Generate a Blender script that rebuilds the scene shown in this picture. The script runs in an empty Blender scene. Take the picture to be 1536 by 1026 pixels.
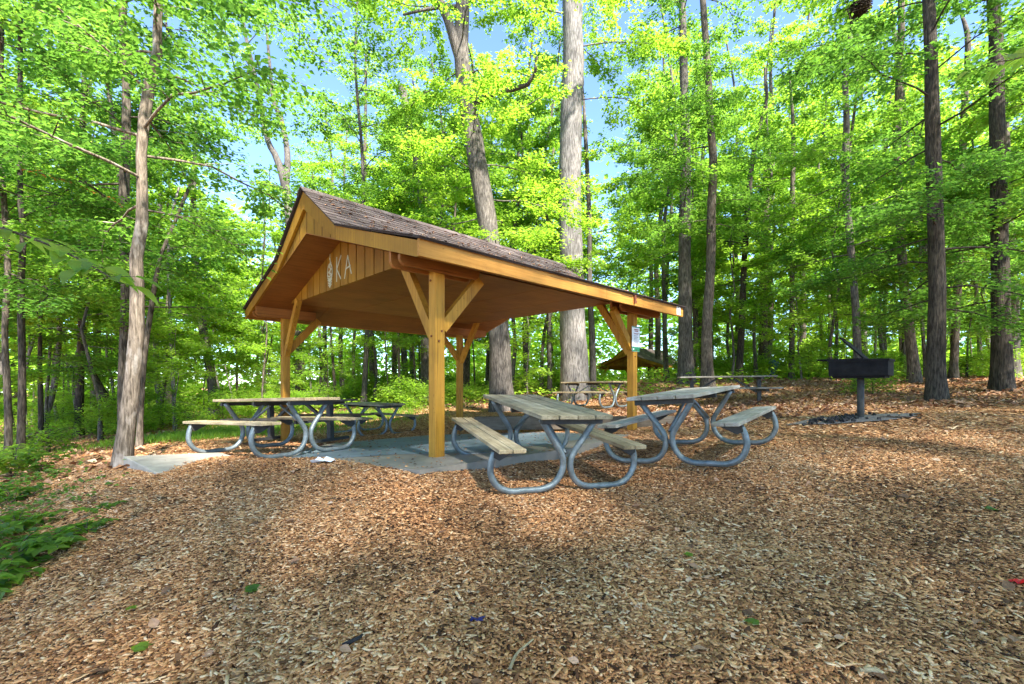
import bpy, math, random
import numpy as np
from mathutils import Vector, Matrix, Euler

# ------------------------------------------------------------------ camera, sky, sun, exposure
S = bpy.context.scene
COL = S.collection
CAMZ = 1.35
F, CX, HY = 676.0, 768.0, 575.0            # focal length, centre and horizon, in pixels of the photograph

cam_d = bpy.data.cameras.new('camera')
cam_d.sensor_width = 36.0
cam_d.lens = 36.0 * F / 1536.0
cam_d.shift_y = (HY - 513.0) / 1536.0
cam_d.clip_start, cam_d.clip_end = 0.05, 600.0
cam = bpy.data.objects.new('camera', cam_d)
cam.location = (0, 0, CAMZ)
cam.rotation_euler = (math.radians(90), 0, 0)
COL.objects.link(cam)
S.camera = cam

SUN_DIR = Vector((0.34, -0.58, 0.74)).normalized()   # towards the sun
sun_el = math.asin(SUN_DIR.z)
sun_az = math.atan2(SUN_DIR.x, SUN_DIR.y)
w = bpy.data.worlds.new("World")
S.world = w
w.use_nodes = True
nt = w.node_tree
nt.nodes.clear()
wo = nt.nodes.new('ShaderNodeOutputWorld')
bg = nt.nodes.new('ShaderNodeBackground')
sky = nt.nodes.new('ShaderNodeTexSky')
sky.sky_type = 'NISHITA'
sky.sun_disc = False
sky.sun_elevation = sun_el
sky.sun_rotation = sun_az
sky.air_density = 0.9
sky.altitude = 2500.0
sky.dust_density = 0.2
sky.ozone_density = 4.0
bg.inputs['Strength'].default_value = 0.12
nt.links.new(sky.outputs[0], bg.inputs['Color'])
nt.links.new(bg.outputs[0], wo.inputs['Surface'])

sl = bpy.data.lights.new('sun', 'SUN')
sl.energy = 3.8
sl.angle = math.radians(2.5)
sl.color = (1.0, 0.965, 0.90)
so = bpy.data.objects.new('sun', sl)
so.rotation_euler = SUN_DIR.to_track_quat('Z', 'Y').to_euler()
so.location = (20, 0, 40)
COL.objects.link(so)

S.view_settings.view_transform = 'Standard'
S.view_settings.look = 'None'
S.view_settings.gamma = 1.0
S.view_settings.exposure = 2.62
S.render.engine = 'CYCLES'
S.cycles.max_bounces = 12
S.cycles.diffuse_bounces = 8
S.cycles.glossy_bounces = 2
S.cycles.transmission_bounces = 8
S.cycles.use_denoising = True
S.cycles.sample_clamp_indirect = 6.0

# ------------------------------------------------------------------ helpers
R_ = random.Random(7)


def P(px, py, d):
    """the point that shows at pixel px, py of the photograph when d metres ahead"""
    return Vector(((px - CX) / F * d, d, CAMZ + (HY - py) / F * d))


def tag(o, label=None, cat=None, group=None, kind=None):
    if label: o['label'] = label
    if cat: o['category'] = cat
    if group: o['group'] = group
    if kind: o['kind'] = kind
    return o


def empty(name, loc, label, cat, group=None, rot=None):
    o = bpy.data.objects.new(name, None)
    o.empty_display_size = 0.2
    o.location = loc
    if rot is not None: o.rotation_euler = rot
    COL.objects.link(o)
    return tag(o, label, cat, group)


def copy_tree(o, parent=None):
    c = o.copy()
    COL.objects.link(c)
    if parent is not None: c.parent = parent
    for ch in list(o.children):
        copy_tree(ch, c)
    return c


class MB:
    """collects shapes; build() links them as one mesh object"""
    def __init__(self):
        self.v, self.f, self.m, self.t = [], [], [], []

    def add(self, vs, fs, mi=0, tone=None):
        b = len(self.v)
        self.v += [tuple(p) for p in vs]
        for f in fs:
            self.f.append([b + i for i in f])
            self.m.append(mi)
            self.t.append(R_.random() if tone is None else tone)

    def box(self, x0, x1, y0, y1, z0, z1, mi=0, mat=None, tone=None, ch=0.0):
        t = R_.random() if tone is None else tone
        if ch:
            self.prism_x([(y0 + ch, z0), (y1 - ch, z0), (y1, z0 + ch), (y1, z1 - ch), (y1 - ch, z1), (y0 + ch, z1), (y0, z1 - ch), (y0, z0 + ch)], x0, x1, mi, mat, t)
            return
        vs = [Vector((x, y, z)) for x in (x0, x1) for y in (y0, y1) for z in (z0, z1)]
        if mat is not None: vs = [mat @ p for p in vs]
        self.add(vs, [(0, 1, 3, 2), (4, 6, 7, 5), (0, 4, 5, 1), (2, 3, 7, 6), (0, 2, 6, 4), (1, 5, 7, 3)], mi, t)

    def prism_x(self, poly, x0, x1, mi=0, mat=None, tone=None):
        """polygon in the y,z plane pushed from x0 to x1"""
        n = len(poly)
        vs = [Vector((x0, a, b)) for a, b in poly] + [Vector((x1, a, b)) for a, b in poly]
        if mat is not None: vs = [mat @ p for p in vs]
        fs = [tuple(range(n - 1, -1, -1)), tuple(range(n, 2 * n))]
        fs += [(i, (i + 1) % n, n + (i + 1) % n, n + i) for i in range(n)]
        self.add(vs, fs, mi, R_.random() if tone is None else tone)

    def bar(self, a, b, wd, ht, up=(0, 0, 1), mi=0):
        a, b = Vector(a), Vector(b)
        d = (b - a)
        L = d.length
        d.normalize()
        s = d.cross(Vector(up))
        if s.length < 1e-4: s = d.cross(Vector((1, 0, 0)))
        s.normalize()
        u = s.cross(d)
        m = Matrix((( d.x, s.x, u.x, a.x), (d.y, s.y, u.y, a.y), (d.z, s.z, u.z, a.z), (0, 0, 0, 1)))
        self.box(0, L, -wd / 2, wd / 2, -ht / 2, ht / 2, mi, m)

    def tube(self, pts, rad, n=8, cap=True, mi=0):
        pts = [Vector(p) for p in pts]
        if not hasattr(rad, '__len__'): rad = [rad] * len(pts)
        vs, fs = [], []
        ref = None
        for i, p in enumerate(pts):
            d = (pts[min(i + 1, len(pts) - 1)] - pts[max(i - 1, 0)]).normalized()
            if ref is None:
                ref = Vector((1, 0, 0)) if abs(d.x) < 0.8 else Vector((0, 1, 0))
            s = (ref - d * ref.dot(d)).normalized()
            ref = s
            u = d.cross(s)
            for k in range(n):
                a = 2 * math.pi * k / n
                vs.append(p + (s * math.cos(a) + u * math.sin(a)) * rad[i])
        for i in range(len(pts) - 1):
            for k in range(n):
                k2 = (k + 1) % n
                fs.append((i * n + k, i * n + k2, (i + 1) * n + k2, (i + 1) * n + k))
        if cap:
            fs.append(tuple(range(n - 1, -1, -1)))
            fs.append(tuple(range((len(pts) - 1) * n, len(pts) * n)))
        self.add(vs, fs, mi, R_.random())

    def mesh(self, name, mats, smooth=False):
        me = bpy.data.meshes.new(name)
        me.from_pydata(self.v, [], self.f)
        for m in (mats if isinstance(mats, (list, tuple)) else [mats]): me.materials.append(m)
        me.polygons.foreach_set('material_index', self.m)
        at = me.attributes.new('tone', 'FLOAT', 'FACE')
        at.data.foreach_set('value', np.array(self.t, dtype=np.float32))
        if smooth: me.polygons.foreach_set('use_smooth', [True] * len(self.f))
        me.update()
        return me

    def build(self, name, mats, parent=None, smooth=False, bevel=0.0):
        o = bpy.data.objects.new(name, self.mesh(name, mats, smooth))
        COL.objects.link(o)
        if parent is not None: o.parent = parent
        if bevel:
            b = o.modifiers.new('edge', 'BEVEL')
            b.width = bevel
            b.segments = 2
            b.limit_method = 'ANGLE'
        return o


def np_mesh(name, V, Fc, mat, tone=None, smooth=False):
    """V (n,3), Fc (m,k): one mesh, all faces of k corners"""
    me = bpy.data.meshes.new(name)
    n, (m, k) = len(V), Fc.shape
    me.vertices.add(n)
    me.vertices.foreach_set('co', np.ascontiguousarray(V, dtype=np.float32).ravel())
    me.loops.add(m * k)
    me.loops.foreach_set('vertex_index', np.ascontiguousarray(Fc, dtype=np.int32).ravel())
    me.polygons.add(m)
    me.polygons.foreach_set('loop_start', np.arange(0, m * k, k, dtype=np.int32))
    me.polygons.foreach_set('loop_total', np.full(m, k, dtype=np.int32))
    if smooth: me.polygons.foreach_set('use_smooth', np.ones(m, dtype=bool))
    me.materials.append(mat)
    if tone is not None:
        at = me.attributes.new('tone', 'FLOAT', 'FACE')
        at.data.foreach_set('value', np.ascontiguousarray(tone, dtype=np.float32))
    me.update(calc_edges=True)
    me.validate()
    return me


def link(name, me, parent=None):
    o = bpy.data.objects.new(name, me)
    COL.objects.link(o)
    if parent is not None: o.parent = parent
    return o


def smooth_path(pts, k=6):
    """Catmull-Rom through the points"""
    pts = [Vector(p) for p in pts]
    q = [pts[0] * 2 - pts[1]] + pts + [pts[-1] * 2 - pts[-2]]
    out = []
    for i in range(1, len(q) - 2):
        for j in range(k):
            t = j / k
            a, b, c, d = q[i - 1], q[i], q[i + 1], q[i + 2]
            out.append(0.5 * ((2 * b) + (c - a) * t + (2 * a - 5 * b + 4 * c - d) * t * t + (3 * b - a - 3 * c + d) * t ** 3))
    out.append(pts[-1])
    return out


# ------------------------------------------------------------------ materials
def newmat(name):
    m = bpy.data.materials.new(name)
    m.use_nodes = True
    t = m.node_tree
    t.nodes.clear()
    out = t.nodes.new('ShaderNodeOutputMaterial')
    return m, t, out


def nd(t, typ, **kw):
    n = t.nodes.new(typ)
    for k, v in kw.items():
        if k in n.inputs: n.inputs[k].default_value = v
        else: setattr(n, k, v)
    return n


def ramp(t, stops):
    r = t.nodes.new('ShaderNodeValToRGB')
    el = r.color_ramp.elements
    while len(el) < len(stops): el.new(0.5)
    for e, (p, c) in zip(el, stops):
        e.position = p
        e.color = (*c, 1)
    return r


def mixc(t, fac, a, b, mode='MIX'):
    n = t.nodes.new('ShaderNodeMix')
    n.data_type = 'RGBA'
    n.blend_type = mode
    for sock, v in ((n.inputs[0], fac), (n.inputs[6], a), (n.inputs[7], b)):
        if hasattr(v, 'is_output'): t.links.new(v, sock)
        elif isinstance(v, (int, float)): sock.default_value = v
        else: sock.default_value = (*v, 1)
    return n.outputs[2]


def coords(t, scale=(1, 1, 1), world=False):
    mp = nd(t, 'ShaderNodeMapping')
    mp.inputs['Scale'].default_value = scale
    if world:
        g = t.nodes.new('ShaderNodeNewGeometry')
        t.links.new(g.outputs['Position'], mp.inputs['Vector'])
    else:
        tc = t.nodes.new('ShaderNodeTexCoord')
        t.links.new(tc.outputs['Object'], mp.inputs['Vector'])
    return mp.outputs[0]


def noise(t, vec, scale, detail=4, rough=0.6, dist=0.0):
    n = nd(t, 'ShaderNodeTexNoise', Scale=scale, Detail=detail, Roughness=rough, Distortion=dist)
    t.links.new(vec, n.inputs['Vector'])
    return n.outputs['Fac']


def tone_attr(t):
    a = t.nodes.new('ShaderNodeAttribute')
    a.attribute_name = 'tone'
    return a.outputs['Fac']


def finish(t, out, col, rough=0.8, bump=None, bstr=0.3, bdist=0.01, metal=0.0, spec=0.3):
    b = t.nodes.new('ShaderNodeBsdfPrincipled')
    if hasattr(col, 'is_output'): t.links.new(col, b.inputs['Base Color'])
    else: b.inputs['Base Color'].default_value = (*col, 1)
    if hasattr(rough, 'is_output'): t.links.new(rough, b.inputs['Roughness'])
    else: b.inputs['Roughness'].default_value = rough
    b.inputs['Metallic'].default_value = metal
    b.inputs['Specular IOR Level'].default_value = spec
    if bump is not None:
        bp = nd(t, 'ShaderNodeBump', Strength=bstr, Distance=bdist)
        t.links.new(bump, bp.inputs['Height'])
        t.links.new(bp.outputs[0], b.inputs['Normal'])
    t.links.new(b.outputs[0], out.inputs['Surface'])
    return b


def m_leaf(name, c0, c1, c2, tr=0.56, trmul=3.0):
    m, t, out = newmat(name)
    r = ramp(t, [(0.0, c0), (0.5, c1), (1.0, c2)])
    oi = t.nodes.new('ShaderNodeObjectInfo')
    ma = nd(t, 'ShaderNodeMath', operation='MULTIPLY_ADD')
    t.links.new(oi.outputs['Random'], ma.inputs[0])
    ma.inputs[1].default_value = 0.35
    ma2 = nd(t, 'ShaderNodeMath', operation='MULTIPLY')
    t.links.new(tone_attr(t), ma2.inputs[0])
    ma2.inputs[1].default_value = 0.7
    t.links.new(ma2.outputs[0], ma.inputs[2])
    t.links.new(ma.outputs[0], r.inputs[0])
    d = nd(t, 'ShaderNodeBsdfPrincipled', Roughness=0.45)
    d.inputs['Specular IOR Level'].default_value = 0.35
    t.links.new(r.outputs[0], d.inputs['Base Color'])
    tl = t.nodes.new('ShaderNodeBsdfTranslucent')
    t.links.new(mixc(t, 1.0, r.outputs[0], (trmul * 1.06, trmul, trmul * 0.58), 'MULTIPLY'), tl.inputs['Color'])
    mx = t.nodes.new('ShaderNodeMixShader')
    mx.inputs[0].default_value = tr
    t.links.new(d.outputs[0], mx.inputs[1])
    t.links.new(tl.outputs[0], mx.inputs[2])
    t.links.new(mx.outputs[0], out.inputs['Surface'])
    return m


def m_bark(name, dark, light, scale=9.0, patch=None, bstr=0.8):
    m, t, out = newmat(name)
    v = coords(t, (1, 1, 0.14))
    n1 = noise(t, v, scale * 2.2, 5, 0.65, 0.25)
    v2 = coords(t, (1, 1, 0.6))
    n2 = noise(t, v2, 2.2, 3, 0.6)
    r = ramp(t, [(0.30, tuple(c * .6 for c in dark)), (0.42, dark), (0.66, light)])
    t.links.new(n1, r.inputs[0])
    c = r.outputs[0]
    r2 = ramp(t, [(0.35, (0.62, 0.62, 0.6)), (0.65, (1.15, 1.12, 1.05))])
    t.links.new(n2, r2.inputs[0])
    c = mixc(t, 1.0, c, r2.outputs[0], 'MULTIPLY')
    if patch:
        r3 = ramp(t, [(0.55, (0, 0, 0)), (0.68, (1, 1, 1))])
        t.links.new(noise(t, coords(t, (1, 1, 0.5)), 3.6, 4, 0.6), r3.inputs[0])
        c = mixc(t, r3.outputs[0], c, patch)
    finish(t, out, c, 0.9, n1, bstr, 0.03, spec=0.15)
    return m


def m_stain(name, c0, c1, rough=0.6, axis=0):
    """stained or painted timber: streaks run along the given object axis"""
    m, t, out = newmat(name)
    sc = [14.0, 14.0, 14.0]
    sc[axis] = 0.7
    v = coords(t, tuple(sc))
    n1 = noise(t, v, 2.0, 5, 0.65, 0.4)
    n2 = noise(t, coords(t), 1.3, 4, 0.6)
    r = ramp(t, [(0.3, c0), (0.7, c1)])
    t.links.new(n1, r.inputs[0])
    r2 = ramp(t, [(0.3, (0.72, 0.68, 0.62)), (0.6, (1.06, 1.06, 1.06))])
    t.links.new(n2, r2.inputs[0])
    c = mixc(t, 1.0, r.outputs[0], r2.outputs[0], 'MULTIPLY')
    n3 = noise(t, coords(t), 26.0, 2, 0.5)
    r3 = ramp(t, [(0.70, (1, 1, 1)), (0.76, (0.45, 0.35, 0.25))])
    t.links.new(n3, r3.inputs[0])
    c = mixc(t, 0.7, c, r3.outputs[0], 'MULTIPLY')
    sc2 = [30.0, 30.0, 30.0]
    sc2[axis] = 0.5
    n4 = noise(t, coords(t, tuple(sc2)), 1.6, 3, 0.6, 0.3)
    r4 = ramp(t, [(0.30, (0.30, 0.22, 0.16)), (0.37, (1, 1, 1))])
    t.links.new(n4, r4.inputs[0])
    c = mixc(t, 0.75, c, r4.outputs[0], 'MULTIPLY')
    tn = ramp(t, [(0.0, (0.82, 0.80, 0.76)), (1.0, (1.08, 1.08, 1.08))])
    t.links.new(tone_attr(t), tn.inputs[0])
    c = mixc(t, 1.0, c, tn.outputs[0], 'MULTIPLY')
    finish(t, out, c, rough, n1, 0.4, 0.006)
    return m


def m_weather(name, c0, c1, c2, axis=1):
    m, t, out = newmat(name)
    sc = [20.0, 20.0, 20.0]
    sc[axis] = 0.9
    n1 = noise(t, coords(t, tuple(sc)), 2.2, 6, 0.7, 0.5)
    r = ramp(t, [(0.25, c0), (0.5, c1), (0.75, c2)])
    t.links.new(n1, r.inputs[0])
    n2 = noise(t, coords(t), 3.0, 4, 0.65)
    r2 = ramp(t, [(0.35, (0.6, 0.58, 0.52)), (0.62, (1.1, 1.1, 1.08))])
    t.links.new(n2, r2.inputs[0])
    c = mixc(t, 1.0, r.outputs[0], r2.outputs[0], 'MULTIPLY')
    tn = ramp(t, [(0.0, (0.8, 0.78, 0.74)), (1.0, (1.12, 1.1, 1.08))])
    t.links.new(tone_attr(t), tn.inputs[0])
    c = mixc(t, 1.0, c, tn.outputs[0], 'MULTIPLY')
    finish(t, out, c, 0.8, n1, 0.5, 0.004)
    return m


def m_plain(name, col, rough=0.6, metal=0.0, var=0.25, sc=8.0, bstr=0.1, spec=0.4):
    m, t, out = newmat(name)
    n1 = noise(t, coords(t), sc, 5, 0.65)
    lo = tuple(c * (1 - var) for c in col)
    hi = tuple(min(1.0, c * (1 + var)) for c in col)
    r = ramp(t, [(0.3, lo), (0.7, hi)])
    t.links.new(n1, r.inputs[0])
    finish(t, out, r.outputs[0], rough, n1, bstr, 0.005, metal, spec)
    return m


def m_tones(name, stops, rough=0.85, nscale=60.0):
    """colour picked per piece by its tone, with a fine grain"""
    m, t, out = newmat(name)
    r = ramp(t, stops)
    t.links.new(tone_attr(t), r.inputs[0])
    n1 = noise(t, coords(t), nscale, 3, 0.6)
    r2 = ramp(t, [(0.3, (0.72, 0.72, 0.72)), (0.7, (1.18, 1.18, 1.18))])
    t.links.new(n1, r2.inputs[0])
    finish(t, out, mixc(t, 1.0, r.outputs[0], r2.outputs[0], 'MULTIPLY'), rough, spec=0.2)
    return m


M = {}
M['leaf_a'] = m_leaf('leaf_green', (0.050, 0.112, 0.018), (0.092, 0.178, 0.026), (0.145, 0.235, 0.034))
M['leaf_b'] = m_leaf('leaf_deep', (0.036, 0.092, 0.020), (0.066, 0.145, 0.027), (0.105, 0.19, 0.034))
M['leaf_y'] = m_leaf('leaf_bright', (0.076, 0.152, 0.018), (0.125, 0.218, 0.027), (0.18, 0.27, 0.035))
M['leaf_f'] = m_leaf('leaf_far_lightened', (0.11, 0.20, 0.03), (0.165, 0.27, 0.04), (0.22, 0.32, 0.055))  # leaves lightened in colour so the far woods look sunlit
M['leaf_o'] = m_leaf('leaf_orange', (0.30, 0.16, 0.02), (0.42, 0.17, 0.03), (0.48, 0.13, 0.02), 0.5, 1.4)
M['bark_grey'] = m_bark('bark_grey', (0.065, 0.056, 0.049), (0.20, 0.178, 0.16), 16)
M['bark_pale'] = m_bark('bark_pale', (0.12, 0.108, 0.102), (0.29, 0.27, 0.262), 13)
M['bark_brown'] = m_bark('bark_brown', (0.06, 0.048, 0.038), (0.20, 0.165, 0.132), 18)
M['bark_dark'] = m_bark('bark_dark', (0.036, 0.03, 0.025), (0.12, 0.098, 0.08), 18)
M['bark_mottled'] = m_bark('bark_mottled', (0.115, 0.09, 0.068), (0.33, 0.265, 0.21), 18, (0.46, 0.40, 0.34), 0.5)
M['stain_orange'] = m_stain('stain_orange', (0.42, 0.185, 0.030), (0.64, 0.315, 0.065), axis=0)
M['stain_yellow'] = m_stain('stain_yellow', (0.27, 0.125, 0.008), (0.39, 0.19, 0.013), axis=2)
M['stain_post'] = m_stain('stain_post', (0.34, 0.155, 0.014), (0.56, 0.285, 0.032), axis=2)
M['stain_beam'] = m_stain('stain_beam', (0.27, 0.095, 0.018), (0.38, 0.145, 0.03), axis=0)
M['ceiling_ply'] = m_stain('ceiling_plywood', (0.24, 0.09, 0.017), (0.34, 0.135, 0.028), axis=0)
M['groove'] = m_plain('groove', (0.07, 0.03, 0.008), 0.9)
M['shingle'] = m_tones('shingle', [(0.0, (0.05, 0.036, 0.03)), (0.35, (0.068, 0.05, 0.045)), (0.7, (0.115, 0.088, 0.08)), (1.0, (0.185, 0.148, 0.132))], 0.95, 120)
M['white_paint'] = m_plain('white_paint', (0.46, 0.46, 0.33), 0.6, var=0.15, sc=20)
M['table_wood'] = m_weather('table_wood', (0.17, 0.14, 0.095), (0.34, 0.30, 0.21), (0.50, 0.45, 0.34))
M['bench_wood'] = m_weather('bench_wood', (0.20, 0.15, 0.085), (0.39, 0.31, 0.19), (0.54, 0.46, 0.32))
M['pale_wood'] = m_weather('pale_wood', (0.24, 0.215, 0.18), (0.38, 0.35, 0.30), (0.50, 0.47, 0.42))
M['dark_wood'] = m_weather('dark_wood', (0.07, 0.055, 0.04), (0.13, 0.105, 0.08), (0.21, 0.18, 0.14), 0)
M['grey_wood'] = m_weather('grey_wood', (0.10, 0.09, 0.075), (0.20, 0.185, 0.16), (0.32, 0.30, 0.27), 1)
M['galv'] = m_plain('galvanised_tube', (0.22, 0.27, 0.29), 0.5, 0.6, 0.22, 14, 0.05)
def m_galv():
    m, t, out = newmat('galvanised_tube')
    n1 = noise(t, coords(t), 9.0, 6, 0.7)
    r1 = ramp(t, [(0.3, (0.12, 0.145, 0.15)), (0.55, (0.20, 0.235, 0.24)), (0.75, (0.30, 0.335, 0.335))])
    t.links.new(n1, r1.inputs[0])
    n2 = noise(t, coords(t), 17.0, 5, 0.75)
    r2 = ramp(t, [(0.62, (0, 0, 0)), (0.70, (1, 1, 1))])
    t.links.new(n2, r2.inputs[0])
    c = mixc(t, r2.outputs[0], r1.outputs[0], (0.16, 0.095, 0.06))
    finish(t, out, c, 0.52, n1, 0.12, 0.004, 0.5)
    return m


M['galv'] = m_galv()
M['dark_steel'] = m_plain('dark_steel', (0.05, 0.05, 0.048), 0.6, 0.3, 0.3, 10)
M['grill'] = m_plain('grill_steel', (0.010, 0.010, 0.011), 0.8, 0.0, 0.5, 9, 0.25, 0.15)
M['grill_post'] = m_plain('grill_post', (0.06, 0.056, 0.05), 0.7, 0.2, 0.4, 12, 0.25)
M['concrete'] = m_plain('concrete', (0.38, 0.335, 0.27), 0.85, 0.0, 0.22, 5, 0.25)
M['slab'] = m_plain('slab_concrete', (0.25, 0.225, 0.185), 0.55, 0.0, 0.22, 3, 0.15)
M['slab_floor'] = m_plain('slab_floor_skylight', (0.15, 0.20, 0.23), 0.5, 0.0, 0.22, 2.5, 0.1)  # blue of the sky light put into the slab's colour
M['ash'] = m_plain('ash', (0.12, 0.11, 0.105), 0.95, 0, 0.35, 30, 0.5)
M['charcoal'] = m_plain('charcoal', (0.018, 0.017, 0.018), 0.8, 0, 0.5, 30, 0.5)
M['paper'] = m_plain('paper', (0.80, 0.82, 0.84), 0.6, 0, 0.04, 10, 0.02)
M['green_print'] = m_plain('green_print', (0.02, 0.22, 0.10), 0.5, 0, 0.1)
M['dark_print'] = m_plain('dark_print', (0.06, 0.06, 0.07), 0.6, 0, 0.1)
M['red_print'] = m_plain('red_print', (0.25, 0.05, 0.03), 0.6, 0, 0.1)
M['rust'] = m_plain('rust', (0.20, 0.065, 0.03), 0.85, 0.2, 0.35, 30)
M['blue_bin'] = m_plain('blue_plastic', (0.02, 0.05, 0.30), 0.5, 0, 0.1)
M['dark_bin'] = m_plain('dark_plastic', (0.015, 0.025, 0.03), 0.5, 0, 0.1)
M['blue_scrap'] = m_plain('blue_scrap', (0.02, 0.018, 0.12), 0.5, 0, 0.2)
M['red_scrap'] = m_plain('red_scrap', (0.60, 0.012, 0.012), 0.45, 0, 0.1)
M['nest'] = m_plain('nest', (0.04, 0.028, 0.018), 0.95, 0, 0.4, 14, 0.6)
CH = [(0.0, (0.045, 0.019, 0.009)), (0.16, (0.17, 0.073, 0.029)), (0.45, (0.46, 0.21, 0.083)), (0.75, (0.72, 0.385, 0.170)), (1.0, (0.88, 0.61, 0.36))]
M['chips'] = m_tones('wood_chips', CH, 0.8, 50)
M['litter'] = m_tones('leaf_litter', [(0.0, (0.11, 0.055, 0.03)), (0.4, (0.30, 0.155, 0.085)), (0.75, (0.47, 0.27, 0.16)), (1.0, (0.62, 0.42, 0.28))], 0.75, 30)
M['grass'] = m_leaf('grass_blade', (0.05, 0.12, 0.012), (0.09, 0.18, 0.015), (0.14, 0.23, 0.02), 0.4)


def m_ground():
    m, t, out = newmat('mulch_ground')
    v = coords(t, (1, 1, 1), True)
    vo = nd(t, 'ShaderNodeTexVoronoi', Scale=34.0)
    vo.feature = 'F1'
    mp = nd(t, 'ShaderNodeMapping')
    mp.inputs['Scale'].default_value = (1, 1, 0.3)
    nz = nd(t, 'ShaderNodeTexNoise', Scale=9.0, Detail=2.0)
    t.links.new(v, nz.inputs['Vector'])
    add = nd(t, 'ShaderNodeVectorMath', operation='MULTIPLY_ADD')
    t.links.new(nz.outputs['Color'], add.inputs[0])
    add.inputs[1].default_value = (0.12, 0.12, 0.12)
    t.links.new(v, add.inputs[2])
    t.links.new(add.outputs[0], vo.inputs['Vector'])
    sep = t.nodes.new('ShaderNodeSeparateColor')
    t.links.new(vo.outputs['Color'], sep.inputs[0])
    r = ramp(t, CH)
    t.links.new(sep.outputs[0], r.inputs[0])
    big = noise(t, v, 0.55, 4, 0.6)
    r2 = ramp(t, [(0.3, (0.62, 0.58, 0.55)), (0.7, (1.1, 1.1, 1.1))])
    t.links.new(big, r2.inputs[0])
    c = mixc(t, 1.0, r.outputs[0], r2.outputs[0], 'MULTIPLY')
    fine = noise(t, v, 70.0, 3, 0.7)
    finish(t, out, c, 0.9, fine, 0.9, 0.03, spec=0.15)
    return m


M['ground'] = m_ground()

# ------------------------------------------------------------------ terrain
UX, UY = 0.712, 0.702                # along the pavilion's ridge
SX, SY = -0.702, 0.712               # across it
A0 = (-0.90, 5.39)                   # foot of the near post
CTRL = [
    (-.22, 4.085, -1.02), (1.25, 4.63, -1.08), (-.73, 5.5, -.93), (.74, 6.0, -.98),
    (1.13, 5.4, -.94), (2.33, 4.4, -.86), (2.08, 6.54, -.90), (3.28, 5.54, -.78),
    (-3.13, 5.39, -.93), (-2.35, 6.75, -1.04), (-4.42, 6.13, -1.0), (-3.64, 7.49, -1.12),
    (-.9, 5.39, -.9), (-4.59, 9.14, -1.18), (2.27, 8.51, -.9), (-1.42, 12.26, -1.0),
    (0, 0, -1.42), (0, 2, -1.32), (0, 3, -1.2), (3, 2.5, -1.15), (-2, 3, -1.3), (-.9, 4.15, -.875), (-.9, 4.3, -.865), (-.45, 4.68, -.885), (.25, 5.25, -.905), (1.2, 6.2, -.88), (1.9, 7.2, -.85), (-1.6, 4.75, -.87), (-2.3, 5.2, -.86), (-3.0, 5.3, -.9),
    (5.5, 7.1, -.56), (4.5, 4, -.85), (8.9, 9.5, -.37), (12, 11, -.2), (12.5, 14, 0), (8, 14, -.2), (14, 20, .25), (6, 20, .12),
    (2.6, 15, -.72), (5.6, 12, -.56), (2.4, 17.5, -.62), (0, 15, -.8), (8, 4, -.6), (20, 8, 0), (7, 25, .0), (14, 28, .2), (10.8, 37, -1.0), (8, 34, -.7), (13, 36, -.8),
    (-5.2, 6, -1.1), (-7, 8.5, -1.2), (-8.2, 9.5, -1.3), (-3.7, 4.7, -1.0), (-3.1, 5.2, -.95), (-3.9, 3.4, -1.55), (-5.8, 5, -1.4), (-5.9, 5.5, -1.24),
    (-8.8, 8, -1.5), (-7.9, 11, -1.3), (-14.6, 14, -1.8), (-14, 16, -1.75), (-12, 16, -1.3), (-7, 17, -1.1), (-3.2, 11.3, -1.26), (-8, 4, -1.95),
    (-12, 8, -2.1), (-30, 30, -2.6), (0, 40, -1.0), (30, 40, .2), (0, 80, -.5), (-60, 60, -3), (60, 60, .5), (0, -10, -1.6),
    (12, -5, -1.0), (-10, -5, -2.2), (25, -10, -.6), (-25, 0, -3), (40, 10, .3), (-50, 20, -3.2), (90, 90, .5), (-90, 90, -3), (90, -30, 0), (-90, -30, -3), (0, -40, -1.8), (0, 140, 0),
]
_c = np.array(CTRL, dtype=float)


def _tps():
    X = _c[:, :2]
    n = len(X)
    d = np.linalg.norm(X[:, None] - X[None], axis=2)
    K = np.sqrt(d * d + 0.3)
    K[np.diag_indices(n)] -= 0.15
    Pm = np.c_[np.ones(n), X]
    Am = np.block([[K, Pm], [Pm.T, np.zeros((3, 3))]])
    return np.linalg.solve(Am, np.r_[_c[:, 2], np.zeros(3)])


_w = _tps()


def slab_z(x, y):
    s = (x - A0[0]) * SX + (y - A0[1]) * SY
    return CAMZ - 0.875 - 0.05 * s


def hgt(x, y, raw=False):
    x = np.asarray(x, float)
    y = np.asarray(y, float)
    sh = x.shape
    x, y = x.ravel(), y.ravel()
    out = np.empty(len(x))
    for i in range(0, len(x), 40000):
        xx, yy = x[i:i + 40000], y[i:i + 40000]
        d2 = (xx[:, None] - _c[None, :, 0]) ** 2 + (yy[:, None] - _c[None, :, 1]) ** 2
        out[i:i + 40000] = np.sqrt(d2 + 0.3) @ _w[:-3] + _w[-3] + _w[-2] * xx + _w[-1] * yy
    out = out + CAMZ
    bump = 0.012 * np.sin(x * 3.1 + 1.3 * np.sin(y * 2.3)) * np.cos(y * 2.7 + x) + 0.025 * np.sin(x * .9 + 2) * np.sin(y * 1.1)
    far = np.clip((np.hypot(x, y) - 14) / 20, 0, 1)
    out = out + bump + far * 0.12 * np.sin(x * .35) * np.sin(y * .31 + 1)
    if not raw:
        ins = in_slab(x, y, 0.0)
        out = np.where(ins, np.minimum(out, slab_z(x, y) - 0.05), out)
    return out.reshape(sh)


# the slab's outline on the ground (x, y), counter-clockwise
SLAB = [(-.89, 4.36), (.75, 5.75), (1.95, 7.5), (.6, 8.75), (-1.6, 9.0), (-3.1, 7.9), (-3.25, 6.6), (-3.0, 5.35), (-2.3, 5.35)]


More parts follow.
